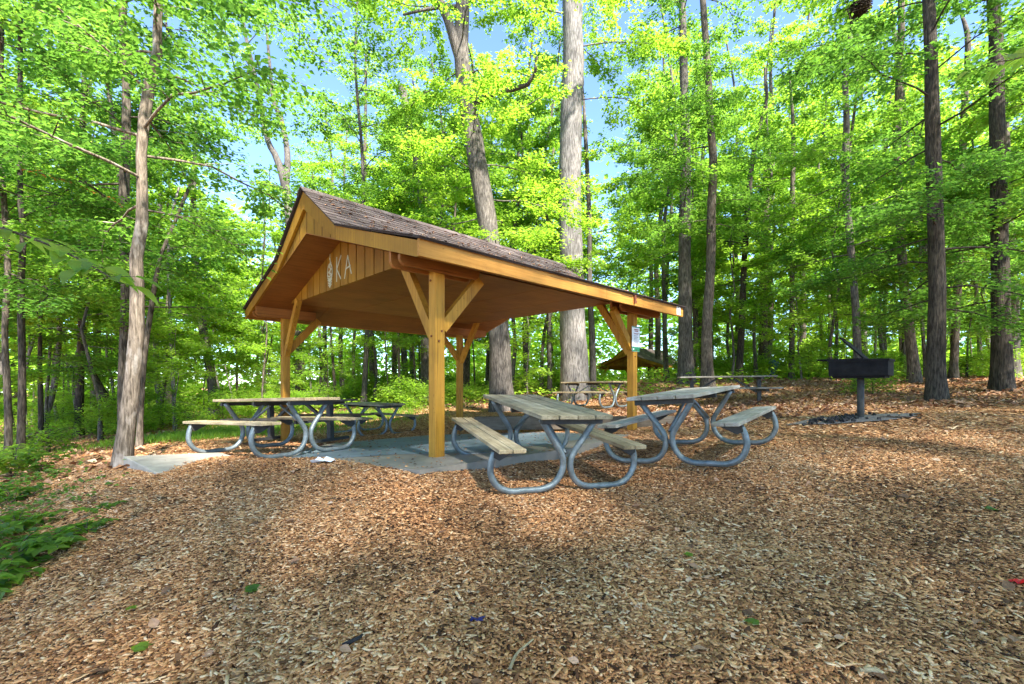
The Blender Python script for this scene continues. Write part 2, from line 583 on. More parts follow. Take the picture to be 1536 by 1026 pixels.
def in_slab(x, y, grow=0.0):
    ins = np.zeros(len(x), bool)
    n = len(SLAB)
    j = n - 1
    for i in range(n):
        xi, yi = SLAB[i]
        xj, yj = SLAB[j]
        with np.errstate(divide='ignore', invalid='ignore'):
            c = ((yi > y) != (yj > y)) & (x < (xj - xi) * (y - yi) / (yj - yi) + xi)
        ins ^= c
        j = i
    return ins


def gz(x, y):
    return float(hgt(np.array([x]), np.array([y]))[0])


def axis_pts(lo, hi, near_lo, near_hi, step, far):
    a = list(np.arange(near_lo, near_hi + 1e-6, step))
    v, s = near_hi, step
    while v < hi:
        s = min(s * 1.18, far)
        v += s
        a.append(v)
    v, s = near_lo, step
    while v > lo:
        s = min(s * 1.18, far)
        v -= s
        a.insert(0, v)
    return np.array(a)


gx = axis_pts(-220, 220, -8, 12, 0.14, 14)
gy = axis_pts(-60, 320, 0, 14, 0.14, 14)
XX, YY = np.meshgrid(gx, gy)
ZZ = hgt(XX, YY)
nx, ny = len(gx), len(gy)
idx = np.arange(nx * ny).reshape(ny, nx)
Fq = np.stack([idx[:-1, :-1], idx[:-1, 1:], idx[1:, 1:], idx[1:, :-1]], -1).reshape(-1, 4)
g = link('ground', np_mesh('ground', np.stack([XX, YY, ZZ], -1).reshape(-1, 3), Fq, M['ground'], smooth=True))
tag(g, kind='structure')

# concrete slab under the pavilion and the pale pad beside it
mb = MB()
n = len(SLAB)
top = [(x, y, slab_z(x, y)) for x, y in SLAB]
bot = [(x, y, slab_z(x, y) - 0.16) for x, y in SLAB]
mb.add(top + bot, [tuple(range(n))] + [(i, n + i, n + (i + 1) % n, (i + 1) % n) for i in range(n)])
o = mb.build('concrete_slab', M['slab'])
tag(o, kind='structure')
INNER = [(-.55, 5.62), (.5, 6.35), (1.6, 7.5), (.5, 8.6), (-1.5, 8.85), (-2.9, 7.8), (-3.05, 6.6), (-2.75, 5.55), (-2.2, 5.5), (-1.5, 5.75)]  # part of the slab under a thin sheet tinted for sky light
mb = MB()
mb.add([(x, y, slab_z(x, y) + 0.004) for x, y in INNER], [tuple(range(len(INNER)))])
tag(mb.build('skylit_floor_tint', M['slab_floor']), kind='structure')
mb = MB()
pad = [P(233, 703, 4.87), P(374, 687, 5.6), P(330, 677, 6.16), P(185, 684, 5.77)]
pz = sum(p.z for p in pad) / 4
pz -= .035
c4 = [(p.x, p.y, pz + 0.01 * k) for k, p in enumerate(pad)]
mb.add([(x, y, z) for x, y, z in c4] + [(x, y, z - 0.2) for x, y, z in c4], [(0, 1, 2, 3), (0, 4, 5, 1), (1, 5, 6, 2), (2, 6, 7, 3), (3, 7, 4, 0)])
o = mb.build('concrete_pad', M['concrete'], bevel=0.012)
tag(o, 'pale sunlit concrete pad on the mulch beside the mottled leaning tree', 'concrete pad')

# ------------------------------------------------------------------ pavilion
PAVZ = CAMZ


def make_pavilion(loc, label):
    """local x along the ridge, y across, z = height above the camera's level"""
    root = empty('picnic_pavilion', loc, label, 'pavilion', rot=(0, 0, math.atan2(UY, UX)))
    xl, xr, ye = -2.82, 3.21, 3.13
    ze, zs, yb, zb, za, sl_ = 1.49, 2.285, 1.17, 2.12, 2.95, 0.315

    def sof(y): return zs - sl_ * abs(y)
    # posts
    for sx, sy in ((-1, -1), (-1, 1), (1, -1), (1, 1)):
        mb = MB()
        x, y, h = sx * 2.225, sy * 2.63, 0.072
        c = 0.012
        mb.prism_x([(-h + c, -h), (h - c, -h), (h, -h + c), (h, h - c), (h - c, h), (-h + c, h), (-h, h - c), (-h, -h + c)], -1.5, 1.40, 0,
                   Matrix.Translation((x, y, 0)) @ Matrix(((0, 1, 0, 0), (0, 0, 1, 0), (1, 0, 0, 0), (0, 0, 0, 1))))
        po = mb.build('post', M['stain_post'], root)
        for (bx, by, bz_, ax) in ((x - 0.02, y + sy * 0.072, 0.50, 1), (x + 0.02, y + sy * 0.072, 0.62, 1), (x + sx * 0.072, y, 0.56, 0), (x + sx * 0.072, y + .02, 1.22, 0)):
            mb = MB()
            e_ = (0, sy * 0.012, 0) if ax else (sx * 0.012, 0, 0)
            mb.tube([(bx, by, bz_), (bx + e_[0], by + e_[1], bz_)], 0.014, 6)
            mb.build('bolt', M['rust'], po)
    # bolsters: two short planks clamped either side of each post
    for sx in (-1, 1):
        for sy in (-1, 1):
            for off, ztop in ((-0.098, 1.485), (0.098, 1.415)):
                mb = MB()
                yc = sy * (2.63 + off)
                xo = (xl + 0.03) if sx < 0 else (xr - 0.13)
                xi = sx * 1.66
                k = sx
                pr = [(xo, ztop), (xo, 1.36), (xo - k * 0.02, 1.325), (xo - k * 0.06, 1.30), (xi + k * 0.06, 1.30), (xi + k * 0.02, 1.325), (xi, 1.36), (xi, ztop)]
                m = Matrix.Translation((0, yc, 0)) @ Matrix(((0, 1, 0, 0), (1, 0, 0, 0), (0, 0, 1, 0), (0, 0, 0, 1)))
                mb.prism_x(pr, -0.024, 0.024, 0, m)
                mb.build('bolster', M['stain_beam'], root)
    # knee braces, two to a post
    for sx in (-1, 1):
        for sy in (-1, 1):
            x, y = sx * 2.225, sy * 2.63
            mb = MB()
            mb.bar((x, y - sy * 0.06, 0.58), (x, y - sy * 0.74, 1.60), 0.09, 0.13)
            mb.build('brace', M['stain_post'], root)
            mb = MB()
            mb.bar((x - sx * 0.06, y, 0.66), (x - sx * 0.66, y, 1.33), 0.09, 0.13)
            mb.build('brace', M['stain_post'], root)
    # plywood ceiling
    mb = MB()
    for sy in (-1, 1):
        xs = [xl + 0.045, -1.5, 0.94, xr - 0.045]
        for k in range(3):
            a, b = xs[k] + (0.004 if k else 0), xs[k + 1] - (0.004 if k < 2 else 0)
            y0, y1 = 0.0, ye - 0.03
            vs = [(a, sy * y0, sof(y0)), (b, sy * y0, sof(y0)), (b, sy * y1, sof(y1)), (a, sy * y1, sof(y1))]
            vs += [(p[0], p[1], p[2] + 0.015) for p in vs]
            mb.add(vs, [(0, 1, 2, 3), (4, 7, 6, 5), (0, 4, 5, 1), (1, 5, 6, 2), (2, 6, 7, 3), (3, 7, 4, 0)])
    for (a, b) in ((-2.2, -1.0), (-0.99, 0.22), (0.23, 1.3), (1.31, 2.2)):
        mb.box(a, b, -2.2, -0.005, 1.566, 1.578)
        mb.box(a, b, 0.005, 2.2, 1.566, 1.578)
    mb.build('ceiling', M['ceiling_ply'], root)
    # rake boards and upper gable panel, front and rear
    for x0, x1, front in ((xl - 0.0, xl + 0.04, 1), (xr - 0.04, xr, 0)):
        for sy in (-1, 1):
            mb = MB()
            up = [(0, za - 0.03), (0, za - 0.30), (sy * yb, zb - 0.20), (sy * yb, zb - 0.02)]
            mb.prism_x(up if sy > 0 else up[::-1], x0, x1)
            mb.build('rake_board', M['stain_yellow'], root)
            mb = MB()
            lw = [(sy * (yb + 0.003), zb - 0.02), (sy * (yb + 0.003), zb - 0.20), (sy * ye, ze - 0.195), (sy * ye, ze - 0.02)]
            mb.prism_x(lw if sy > 0 else lw[::-1], x0, x1)
            mb.build('rake_board', M['stain_yellow'], root)
        mb = MB()
        xa, xb = (x0 + 0.050, x0 + 0.066) if front else (x1 - 0.066, x1 - 0.050)
        N = 8
        ys = np.linspace(-yb, yb, N + 1)

        def up_z(y): return za - 0.22 - (za - zb - 0.08) * abs(y) / yb
        for k in range(N):
            a, b = ys[k] + 0.014, ys[k + 1] - 0.014
            if k == 0: a += 0.02
            if k == N - 1: b -= 0.02
            mb.prism_x([(a, sof(a) + 0.0), (b, sof(b) + 0.0), (b, max(up_z(b), sof(b) + 0.01)), (a, max(up_z(a), sof(a) + 0.01))], xa, xb)
        xm = (xa + xb) / 2
        mb.prism_x([(-yb + .03, sof(yb) + .01), (0, zs + 0.004), (yb - .03, sof(yb) + .01), (0, za - 0.27)], xm - 0.005, xm + 0.005, 1)
        mb.build('gable_panel', [M['stain_yellow'], M['groove']], root)
    # lower gable walls over the posts
    for sx in (-1, 1):
        mb = MB()
        x0, x1 = sx * 2.225 - 0.02, sx * 2.225 + 0.02
        ys = np.arange(-2.24, 2.25, 0.28)
        for a, b in zip(ys[:-1], ys[1:]):
            a, b = a + 0.014, b - 0.014
            za_, zb_ = sof(a) - 0.004, sof(b) - 0.004
            if min(za_, zb_) < 1.60: za_, zb_ = max(za_, 1.585), max(zb_, 1.585)
            if a < 0 < b:
                mb.prism_x([(a, 1.56), (b, 1.56), (b, zb_), (0, zs - 0.004), (a, za_)], x0, x1)
            else:
                mb.prism_x([(a, 1.56), (b, 1.56), (b, zb_), (a, za_)], x0, x1)
        mb.prism_x([(-2.2, 1.565), (2.2, 1.565), (2.2, 1.585), (0, zs - 0.01), (-2.2, 1.585)], sx * 2.225 - 0.008, sx * 2.225 + 0.008, 1)
        gw = mb.build('gable_wall', [M['stain_yellow'], M['groove']] if sx < 0 else [M['ceiling_ply'], M['stain_beam']], root)
        if sx < 0: front_wall, xf = gw, x0
    # eave fascia
    for sy in (-1, 1):
        mb = MB()
        y0, y1 = (ye - 0.0, ye + 0.04) if sy > 0 else (-ye - 0.04, -ye)
        mb.box(xl, 0.55, y0, y1, ze - 0.19, ze - 0.005)
        mb.box(0.553, xr, y0, y1, ze - 0.19, ze - 0.005)
        mb.build('fascia_board', M['stain_orange'], root, bevel=0.004)
    # shingle roof: courses of tabs over a thin deck
    mb = MB()
    for sy in (-1, 1):
        for (ya, z_a, yb_, z_b) in ((0.0, za, yb + 0.03, zb - 0.0), (yb, zb, ye + 0.075, ze - 0.005)):
            dy, dz = yb_ - ya, z_b - z_a
            L = math.hypot(dy, dz)
            ty, tz = dy / L, dz / L
            ny_, nz_ = -tz, ty
            # deck
            q = [(ya, z_a), (yb_, z_b), (yb_ - ny_ * 0.018, z_b - nz_ * 0.018), (ya, z_a - 0.018)]
            q = [(sy * a, b) for a, b in q]
            mb.prism_x(q if sy < 0 else q[::-1], xl - 0.03, xr + 0.03, 0, None, 0.05)
            rows = int(round(L / 0.135))
            for r_ in range(rows):
                l0, l1 = L * r_ / rows - 0.02, L * (r_ + 1) / rows + 0.012
                x = xl - 0.045 - R_.random() * 0.3
                while x < xr + 0.045:
                    wd = R_.uniform(0.24, 0.34)
                    xa, xb = max(x, xl - 0.045), min(x + wd - 0.006, xr + 0.045)
                    x += wd
                    if xb - xa < 0.02: continue
                    ll = l1 + R_.uniform(-0.006, 0.008)
                    th = R_.uniform(0.007, 0.013)
                    y_0, z_0 = ya + ty * l0, z_a + tz * l0
                    y_1, z_1 = ya + ty * ll, z_a + tz * ll
                    q = [(y_0 + ny_ * 0.001, z_0 + nz_ * 0.001), (y_1 + ny_ * .004, z_1 + nz_ * .004), (y_1 + ny_ * (th + .004), z_1 + nz_ * (th + .004)), (y_0 + ny_ * (.003), z_0 + nz_ * .003)]
                    q = [(sy * a, b) for a, b in q]
                    mb.prism_x(q if sy > 0 else q[::-1], xa, xb, 0, None, min(1, max(0, R_.gauss(0.5, 0.2))))
    x = xl - 0.05
    while x < xr + 0.04:
        for sy in (-1, 1):
            q = [(0, za + 0.02), (sy * 0.13, za - 0.075), (sy * 0.13, za - 0.06), (0, za + 0.034)]
            mb.prism_x(q, x, x + 0.17, 0, None, R_.uniform(0.3, 0.8))
        x += 0.165
    mb.build('shingle_roof', M['shingle'], root)
    # rusty bracket on the right hand fascia
    mb = MB()
    bx = 1.35
    mb.box(bx, bx + 0.03, -ye - 0.075, -ye - 0.041, 1.33, 1.47)
    mb.box(bx + 0.03, bx + 0.10, -ye - 0.05, -ye - 0.041, 1.42, 1.47)
    mb.box(bx + 0.03, bx + 0.10, -ye - 0.05, -ye - 0.041, 1.35, 1.39)
    mb.build('bracket', M['rust'], root)
    return root, front_wall, xf


cx, cy = A0[0] + 2.225 * UX + 2.63 * SX, A0[1] + 2.225 * UY + 2.63 * SY
pav, fwall, fx = make_pavilion((cx, cy, PAVZ), 'orange stained timber picnic pavilion with shingle roof and white painted marks on its gable')

# painted marks on the lower gable wall (a scribble, K, A)
mb = MB()


def stroke(pts, wd=0.022):
    for (a, b), (c, d) in zip(pts[:-1], pts[1:]):
        L = math.hypot(c - a, d - b)
        if L < 1e-5: continue
        px, pz = -(d - b) / L * wd / 2, (c - a) / L * wd / 2
        e = 0.3 * wd / L
        a2, b2, c2, d2 = a - (c - a) * e, b - (d - b) * e, c + (c - a) * e, d + (d - b) * e
        x0, x1 = fx - 0.004 - R_.random() * 0.0015, fx + 0.002
        mb.prism_x([(a2 + px, b2 + pz), (a2 - px, b2 - pz), (c2 - px, d2 - pz), (c2 + px, d2 + pz)], x0, x1)


# y runs to the left as seen from in front
O_ = (0.40, 1.86)
stroke([(O_[0] + 0.095 * math.cos(a), O_[1] + 0.14 * math.sin(a)) for a in np.linspace(0, 2 * math.pi, 17)])
stroke([(0.40, 2.17), (0.385, 1.96), (0.40, 1.76), (0.40, 1.60)], 0.02)
stroke([(0.42, 2.09), (0.35, 2.0), (0.44, 1.95), (0.34, 1.90), (0.46, 1.86), (0.33, 1.81)], 0.02)
for k in range(5):
    z = 1.79 - k * 0.042
    stroke([(0.50 - 0.012 * k, z + 0.025), (0.40, z - 0.01), (0.30 + 0.012 * k, z + 0.03)], 0.02)
stroke([(0.13, 2.05), (0.135, 1.66)])
stroke([(-0.03, 2.05), (0.13, 1.86), (-0.02, 1.68)])
stroke([(-0.16, 1.66), (-0.27, 2.0), (-0.40, 1.70)])
stroke([(-0.20, 1.80), (-0.36, 1.83)])
gr = mb.build('painted_marks', M['white_paint'], fwall)
gr['label'] = 'white hand painted scribble and the letters K A'

# ------------------------------------------------------------------ notices
Mw = Matrix.Translation((cx, cy, PAVZ)) @ Matrix.Rotation(math.atan2(UY, UX), 4, 'Z')


def notice(label, xc, zc, wd, ht, yf, kind):
    """a thin card on a face that looks along local -y"""
    e = empty('notice', Mw @ Vector((xc, yf, zc - ht / 2)), label, 'notice', rot=(0, 0, math.atan2(UY, UX)))
    b = MB()
    b.box(-wd / 2, wd / 2, -0.006, -0.001, 0, ht)
    b.build('card', M['paper'], e)
    b = MB()
    if kind == 'post':
        b.box(-wd / 2 + .002, wd / 2 - .002, -0.0085, -0.0062, ht * 0.955, ht - .002)
        b.build('green_band', M['green_print'], e)
        b = MB()
        b.box(-wd / 2 + .002, wd / 2 - .002, -0.0085, -0.0062, .004, ht * 0.19)
        b.build('green_band', M['green_print'], e)
        b = MB()
        b.box(-wd * .4, -wd * .25, -0.0105, -0.0087, ht * .07, ht * .12)
        b.build('emblem', M['paper'], e)
        b = MB()
        for k, (a, c, z) in enumerate(((-.22, .34, .86), (-.18, .3, .80), (-.3, .36, .72), (-.24, .28, .69))):
            b.box(a * wd, c * wd, -0.0085, -0.0062, z * ht, (z + (.035 if k < 2 else .015)) * ht)
        b.build('heading', M['red_print'], e)
        b = MB()
        for k in range(7):
            a = -.28 + .05 * R_.random()
            b.box(a * wd, (.2 + .18 * R_.random()) * wd, -0.0085, -0.0062, (.62 - k * .055) * ht, (.635 - k * .055) * ht)
        b.build('print', M['dark_print'], e)
    else:
        for k in range(8):
            b.box(-.38 * wd, (.1 + .28 * R_.random()) * wd, -0.0085, -0.0062, (.88 - k * .1) * ht, (.90 - k * .1) * ht)
        b.build('print', M['dark_print'], e)
    return e


notice('white and green notice card fixed to the post by the bench', 2.225, 0.83, 0.27, 0.47, -2.63 - 0.074, 'post')
notice('small white paper notice at the end of the long orange fascia', 3.0, 1.397, 0.15, 0.155, -3.172, 'fascia')

# needles and dry leaves lying on the roof
rng = np.random.default_rng(3)


def leaf_quads(pos, dirs, nrm, ln, wd_ratio=0.6, fold=0.18):
    """two-triangle folded leaves; returns V,F"""
    n = len(pos)
    side = np.cross(nrm, dirs)
    side /= np.linalg.norm(side, axis=1, keepdims=True) + 1e-9
    nr = np.cross(dirs, side)
    L = ln[:, None]
    W = L * wd_ratio * 0.5
    a = pos
    b = pos + dirs * L * 0.42 + side * W + nr * L * fold
    c = pos + dirs * L - nr * L * 0.05
    d = pos + dirs * L * 0.42 - side * W + nr * L * fold
    V = np.stack([a, b, c, d], 1).reshape(-1, 3)
    i = np.arange(n)[:, None] * 4
    Fc = np.concatenate([i + np.array([[0, 2, 1]]), i + np.array([[0, 3, 2]])], 1).reshape(-1, 3)
    return V, Fc


def unit(v):
    return v / (np.linalg.norm(v, axis=1, keepdims=True) + 1e-9)


nn = 900
t_ = np.abs(rng.normal(0, 0.5, nn)) % 1.0
xs = rng.uniform(-2.8, 3.2, nn)
on_eave = rng.random(nn) < 0.45
yy = np.where(on_eave, 3.16 - np.abs(rng.normal(0, .09, nn)), 1.17 * rng.random(nn) ** .8)
yy = np.minimum(yy, 3.2)
zz = np.where(yy < 1.17, 2.95 - .83 * yy / 1.17, 2.12 - .63 * (yy - 1.17) / 1.96) + 0.028
pos = np.stack([xs, -yy, zz], 1)
an = rng.uniform(0, 2 * np.pi, nn)
dr = unit(np.stack([np.cos(an), np.sin(an), -.35 * np.sin(an) * -1 + rng.normal(0, .15, nn)], 1))
nr = unit(np.stack([rng.normal(0, .3, nn), -.4 + rng.normal(0, .3, nn), np.ones(nn)], 1))
V, Fc = leaf_quads(pos, dr, nr, rng.uniform(.03, .10, nn), 0.3)
o = link('roof_leaf_litter', np_mesh('roof_leaf_litter', V, Fc, M['litter'], np.repeat(rng.random(nn) * .8, 2)))
o.matrix_world = Mw
tag(o, 'dry needles and brown leaf scraps lying on the shingles', 'leaf litter', kind='stuff')

# ------------------------------------------------------------------ picnic tables
def tube_half(s):
    pts = [(.29, .70), (.17, .52), (.075, .385), (.04, .30), (.05, .19), (.12, .085), (.24, .034), (.42, .03), (.58, .032), (.70, .09), (.765, .20), (.765, .31), (.735, .40)]
    return smooth_path([(s * x, 0, z) for x, z in pts], 4)


def make_tube_table(name, label, wood, bench, group):
    root = empty(name, (0, 0, 0), label, 'picnic table', group)
    L = 0.93
    mb = MB()
    xs = [-.375, -.192, -.005, .182, .37]
    for i in range(4):
        e0, e1 = R_.uniform(-.012, .012), R_.uniform(-.012, .012)
        mb.box(xs[i] + .004, xs[i + 1] - .004, -L + e0, L + e1, .722 + R_.uniform(-.003, .003), .762 + R_.uniform(-.004, .004))
    mb.build('tabletop', M[wood], root, bevel=0.006)
    mb = MB()
    for y in (-.80, 0, .80):
        mb.box(-.32, .32, y - .025, y + .025, .665, .7185)
        mb.build('cross_bar', M['dark_steel'], root)
        mb = MB()
    for s in (-1, 1):
        mb = MB()
        for xa, xb in ((.505, .628), (.635, .76)):
            e0, e1 = R_.uniform(-.012, .012), R_.uniform(-.012, .012)
            mb.box(s * xa if s > 0 else -xb, s * xb if s > 0 else -xa, -L + e0, L + e1, .428, .466 + R_.uniform(-.003, .003))
        mb.build('bench_seat', M[bench], root, bevel=0.006)
    for y in (-.74, .74):
        for s in (-1, 1):
            mb = MB()
            p = tube_half(s)
            mb.tube([(a.x, y, a.z) for a in p], 0.031, 12)
            lg = mb.build('leg', M['galv'], root, smooth=True)
            mb = MB()
            q = [(s * .52, .424), (s * .75, .424), (s * .755, .36), (s * .70, .33)]
            m = Matrix(((0, 1, 0, 0), (1, 0, 0, y), (0, 0, 1, 0), (0, 0, 0, 1)))
            mb.prism_x(q, -.034, .034, 0, m)
            mb.build('gusset', M['dark_steel'], lg)
    for sy in (-1, 1):
        mb = MB()
        mb.tube([(0, sy * .70, .36), (0, sy * .12, .66)], .017, 8)
        mb.build('brace', M['galv'], root, smooth=True)
    return root


def make_post_table(name, label, wood):
    root = empty(name, (0, 0, 0), label, 'picnic table', 'picnic tables around the pavilion')
    L = 1.16
    mb = MB()
    xs = [-.37, -.185, 0, .185, .37]
    for i in range(4):
        mb.box(xs[i] + .004, xs[i + 1] - .004, -L + R_.uniform(-.01, .01), L + R_.uniform(-.01, .01), .722, .76 + R_.uniform(-.003, .003))
    mb.build('tabletop', M[wood], root, bevel=0.006)
    for s in (-1, 1):
        mb = MB()
        for xa, xb in ((.55, .665), (.672, .79)):
            mb.box(s * xa if s > 0 else -xb, s * xb if s > 0 else -xa, -L, L, .425, .463)
        mb.build('bench_seat', M[wood], root, bevel=0.006)
    for y in (-.82, .82):
        mb = MB()
        mb.box(-.045, .045, y - .045, y + .045, 0.05, .70)
        mb.box(-.33, .33, y - .035, y + .035, .67, .718)
        mb.box(-.42, .42, y - .04, y + .04, 0.0, .055)
        lg = mb.build('leg', M['dark_steel'], root)
        mb = MB()
        mb.box(-.75, -.046, y - .03, y + .03, .365, .421)
        mb.box(.046, .75, y - .03, y + .03, .365, .421)
        mb.build('seat_arm', M['dark_steel'], lg)
        mb = MB()
        mb.bar((0, y * .93, .34), (0, y * .25, .69), .05, .05)
        mb.build('brace', M['dark_steel'], root)
    return root


def pose(o, c0, c1, roll):
    """stand a table with its end frames' middles near c0 and c1; roll = extra height per metre towards +x"""
    c0, c1 = Vector(c0), Vector(c1)
    y = (c1 - c0).normalized()
    x = y.cross(Vector((0, 0, 1))).normalized()
    x = (x + Vector((0, 0, roll))).normalized()
    x = (x - y * x.dot(y)).normalized()
    z = x.cross(y)
    mid = (c0 + c1) / 2
    o.matrix_world = Matrix(((x.x, y.x, z.x, mid.x), (x.y, y.y, z.y, mid.y), (x.z, y.z, z.z, mid.z), (0, 0, 0, 1)))


GT = 'picnic tables around the pavilion'
t1 = make_tube_table('picnic_table', 'weathered plank picnic table nearest the thick front post, its rear legs on the slab', 'table_wood', 'bench_wood', GT)
pose(t1, (.516, 4.36, CAMZ - 1.04), (.003, 5.75, CAMZ - .92), -.02)
t2 = make_tube_table('picnic_table', 'pale sunlit plank picnic table on mulch by the post with the notice', 'pale_wood', 'pale_wood', GT)
pose(t2, (1.73, 4.9, CAMZ - .885), (2.68, 6.04, CAMZ - .815), .075)
t3 = make_tube_table('picnic_table', 'brown plank picnic table beside the pale concrete pad, seen from its bench side', 'bench_wood', 'bench_wood', GT)
pose(t3, (-2.74, 6.07, CAMZ - .955), (-4.03, 6.81, CAMZ - 1.0), -.02)
t4 = make_tube_table('picnic_table', 'small looking grey topped picnic table behind the slab at the edge of the green wood', 'table_wood', 'bench_wood', GT)
pose(t4, (-2.95, 10.75, CAMZ - 1.25), (-4.05, 11.75, CAMZ - 1.26), .0)
t5 = make_tube_table('picnic_table', 'tan picnic table with open V legs in front of the thickest pale trunk', 'bench_wood', 'bench_wood', GT)
pose(t5, (2.95, 12.9, CAMZ - .70), (1.9, 13.95, CAMZ - .72), .0)
t6 = make_post_table('picnic_table', 'long dark post legged picnic table on the leaf litter left of the grill', 'grey_wood')
pose(t6, (6.45, 11.75, CAMZ - .56), (4.85, 12.15, CAMZ - .58), .0)
t7 = make_post_table('picnic_table', 'dark brown post legged picnic table under the pavilion roof', 'dark_wood')
pose(t7, (-3.35, 8.3, CAMZ - 1.06), (-4.8, 9.0, CAMZ - 1.12), .0)

# timber edging behind the slab
mb = MB()
for (a, b) in (((-.75, 9.0), (1.35, 9.02)), ((1.36, 9.02), (3.2, 8.88))):
    mb.bar((a[0], a[1], CAMZ - .80), (b[0], b[1], CAMZ - .78), .14, .27)
tag(mb.build('timber_edging', M['dark_wood'], bevel=0.012), 'low dark timber edging beam on the ground behind the slab', 'timber beam')

# ------------------------------------------------------------------ charcoal grill
gp = P(1291, 629, 7.1)
gp.z = gz(gp.x, gp.y)
gr = empty('charcoal_grill', gp, 'black steel park grill on one post with its grate tilted up', 'grill', rot=(0, 0, math.radians(-48)))
top_z = CAMZ + (HY - 540) / F * 7.1 - gp.z
bz = top_z - .25
b = MB()
b.tube([(0, 0, -.3), (0, 0, bz + .01)], .048, 16)
b.build('post', M['grill_post'], gr, smooth=True)
b = MB()
W, D, T = .37, .24, .012
b.box(-W, W, -D, -D + T, bz, top_z)
b.box(-W, W, D - T, D, bz, top_z)
b.box(-W, -W + T, -D + T, D - T, bz, top_z)
b.box(W - T, W, -D + T, D - T, bz, top_z)
b.box(-W + T, W - T, -D + T, D - T, bz + .002, bz + .016)
b.box(-W * .88, W * .88, -D * .85, D * .85, bz - .035, bz - .001)
b.box(-W - .012, W + .012, -D - .014, -D - .001, top_z - .03, top_z + .004)
b.box(W + .001, W + .014, -D - .001, D, top_z - .03, top_z + .004)
b.build('firebox', M['grill'], gr)


def grate(m, name):
    b = MB()
    for k in range(13):
        y = -.23 + k * .46 / 12
        b.bar(m @ Vector((-.22, y, 0)), m @ Vector((.22, y, 0)), .012, .012)
    for x in (-.225, .225):
        b.bar(m @ Vector((x, -.24, 0)), m @ Vector((x, .24, 0)), .022, .022)
    for k in (-.15, .15):
        b.tube([m @ Vector((-.225, k, 0)), m @ Vector((-.37, k, 0))], .011, 8)
    b.tube([m @ Vector((-.37, -.17, 0)), m @ Vector((-.37, .17, 0))], .014, 8)
    return b.build(name, M['grill'], gr)


grate(Matrix.Translation((-.16, 0, top_z + .012)), 'grate')
b = MB()
b.box(-.2, .2, -.19, .19, -.004, .004, 0, Matrix.Translation((-.056, 0, top_z + .165)) @ Matrix.Rotation(math.radians(48), 4, 'Y'))
b.build('lid_plate', M['grill'], gr)
grate(Matrix.Translation((-.06, 0, top_z + .15)) @ Matrix.Rotation(math.radians(48), 4, 'Y') @ Matrix.Scale(.75, 4), 'grate')
# ash and charcoal at its foot
nn = 40
b = MB()
ang = np.linspace(0, 2 * np.pi, nn, endpoint=False)
ring = [(gp.x - .05 + (.95 + .1 * math.sin(5 * a) + .06 * math.sin(9 * a + 1)) * math.cos(a), gp.y + .35 * (1 + .2 * math.sin(3 * a)) * math.sin(a)) for a in ang]
vs = [(x, y, gz(x, y) + .018) for x, y in ring] + [(gp.x, gp.y, gz(gp.x, gp.y) + .03)]
b.add(vs, [(i, (i + 1) % nn, nn) for i in range(nn)])
tag(b.build('ash_patch', M['ash']), 'pale grey ash spilled on the ground round the grill post', 'ash', kind='stuff')
b = MB()
for k in range(80):
    a = R_.gauss(0, 1)
    x, y = gp.x - .42 + .22 * R_.gauss(0, 1), gp.y - .05 + .13 * R_.gauss(0, 1)
    if k > 66: x, y = gp.x + .2 + .35 * R_.gauss(0, 1), gp.y + .16 * R_.gauss(0, 1)
    s = R_.uniform(.010, .03)
    m = Matrix.Translation((x, y, gz(x, y) + .02 + s * .4 + .02 * R_.random())) @ Euler((R_.random() * 3, R_.random() * 3, R_.random() * 3)).to_matrix().to_4x4()
    b.box(-s, s, -s * .8, s * .8, -s * .6, s * .6, 0, m)
tag(b.build('charcoal', M['charcoal']), 'spent black charcoal lumps heaped at the foot of the grill', 'charcoal', kind='stuff')

# ------------------------------------------------------------------ wood chips and leaf litter
def ground_pts(n, dmin, dmax, power, seed, xmax=1.25):
    r = np.random.default_rng(seed)
    d = (dmin ** power + (dmax ** power - dmin ** power) * r.random(n)) ** (1 / power)
    x = r.uniform(-xmax, xmax, n) * (d + .4)
    return x, d, r


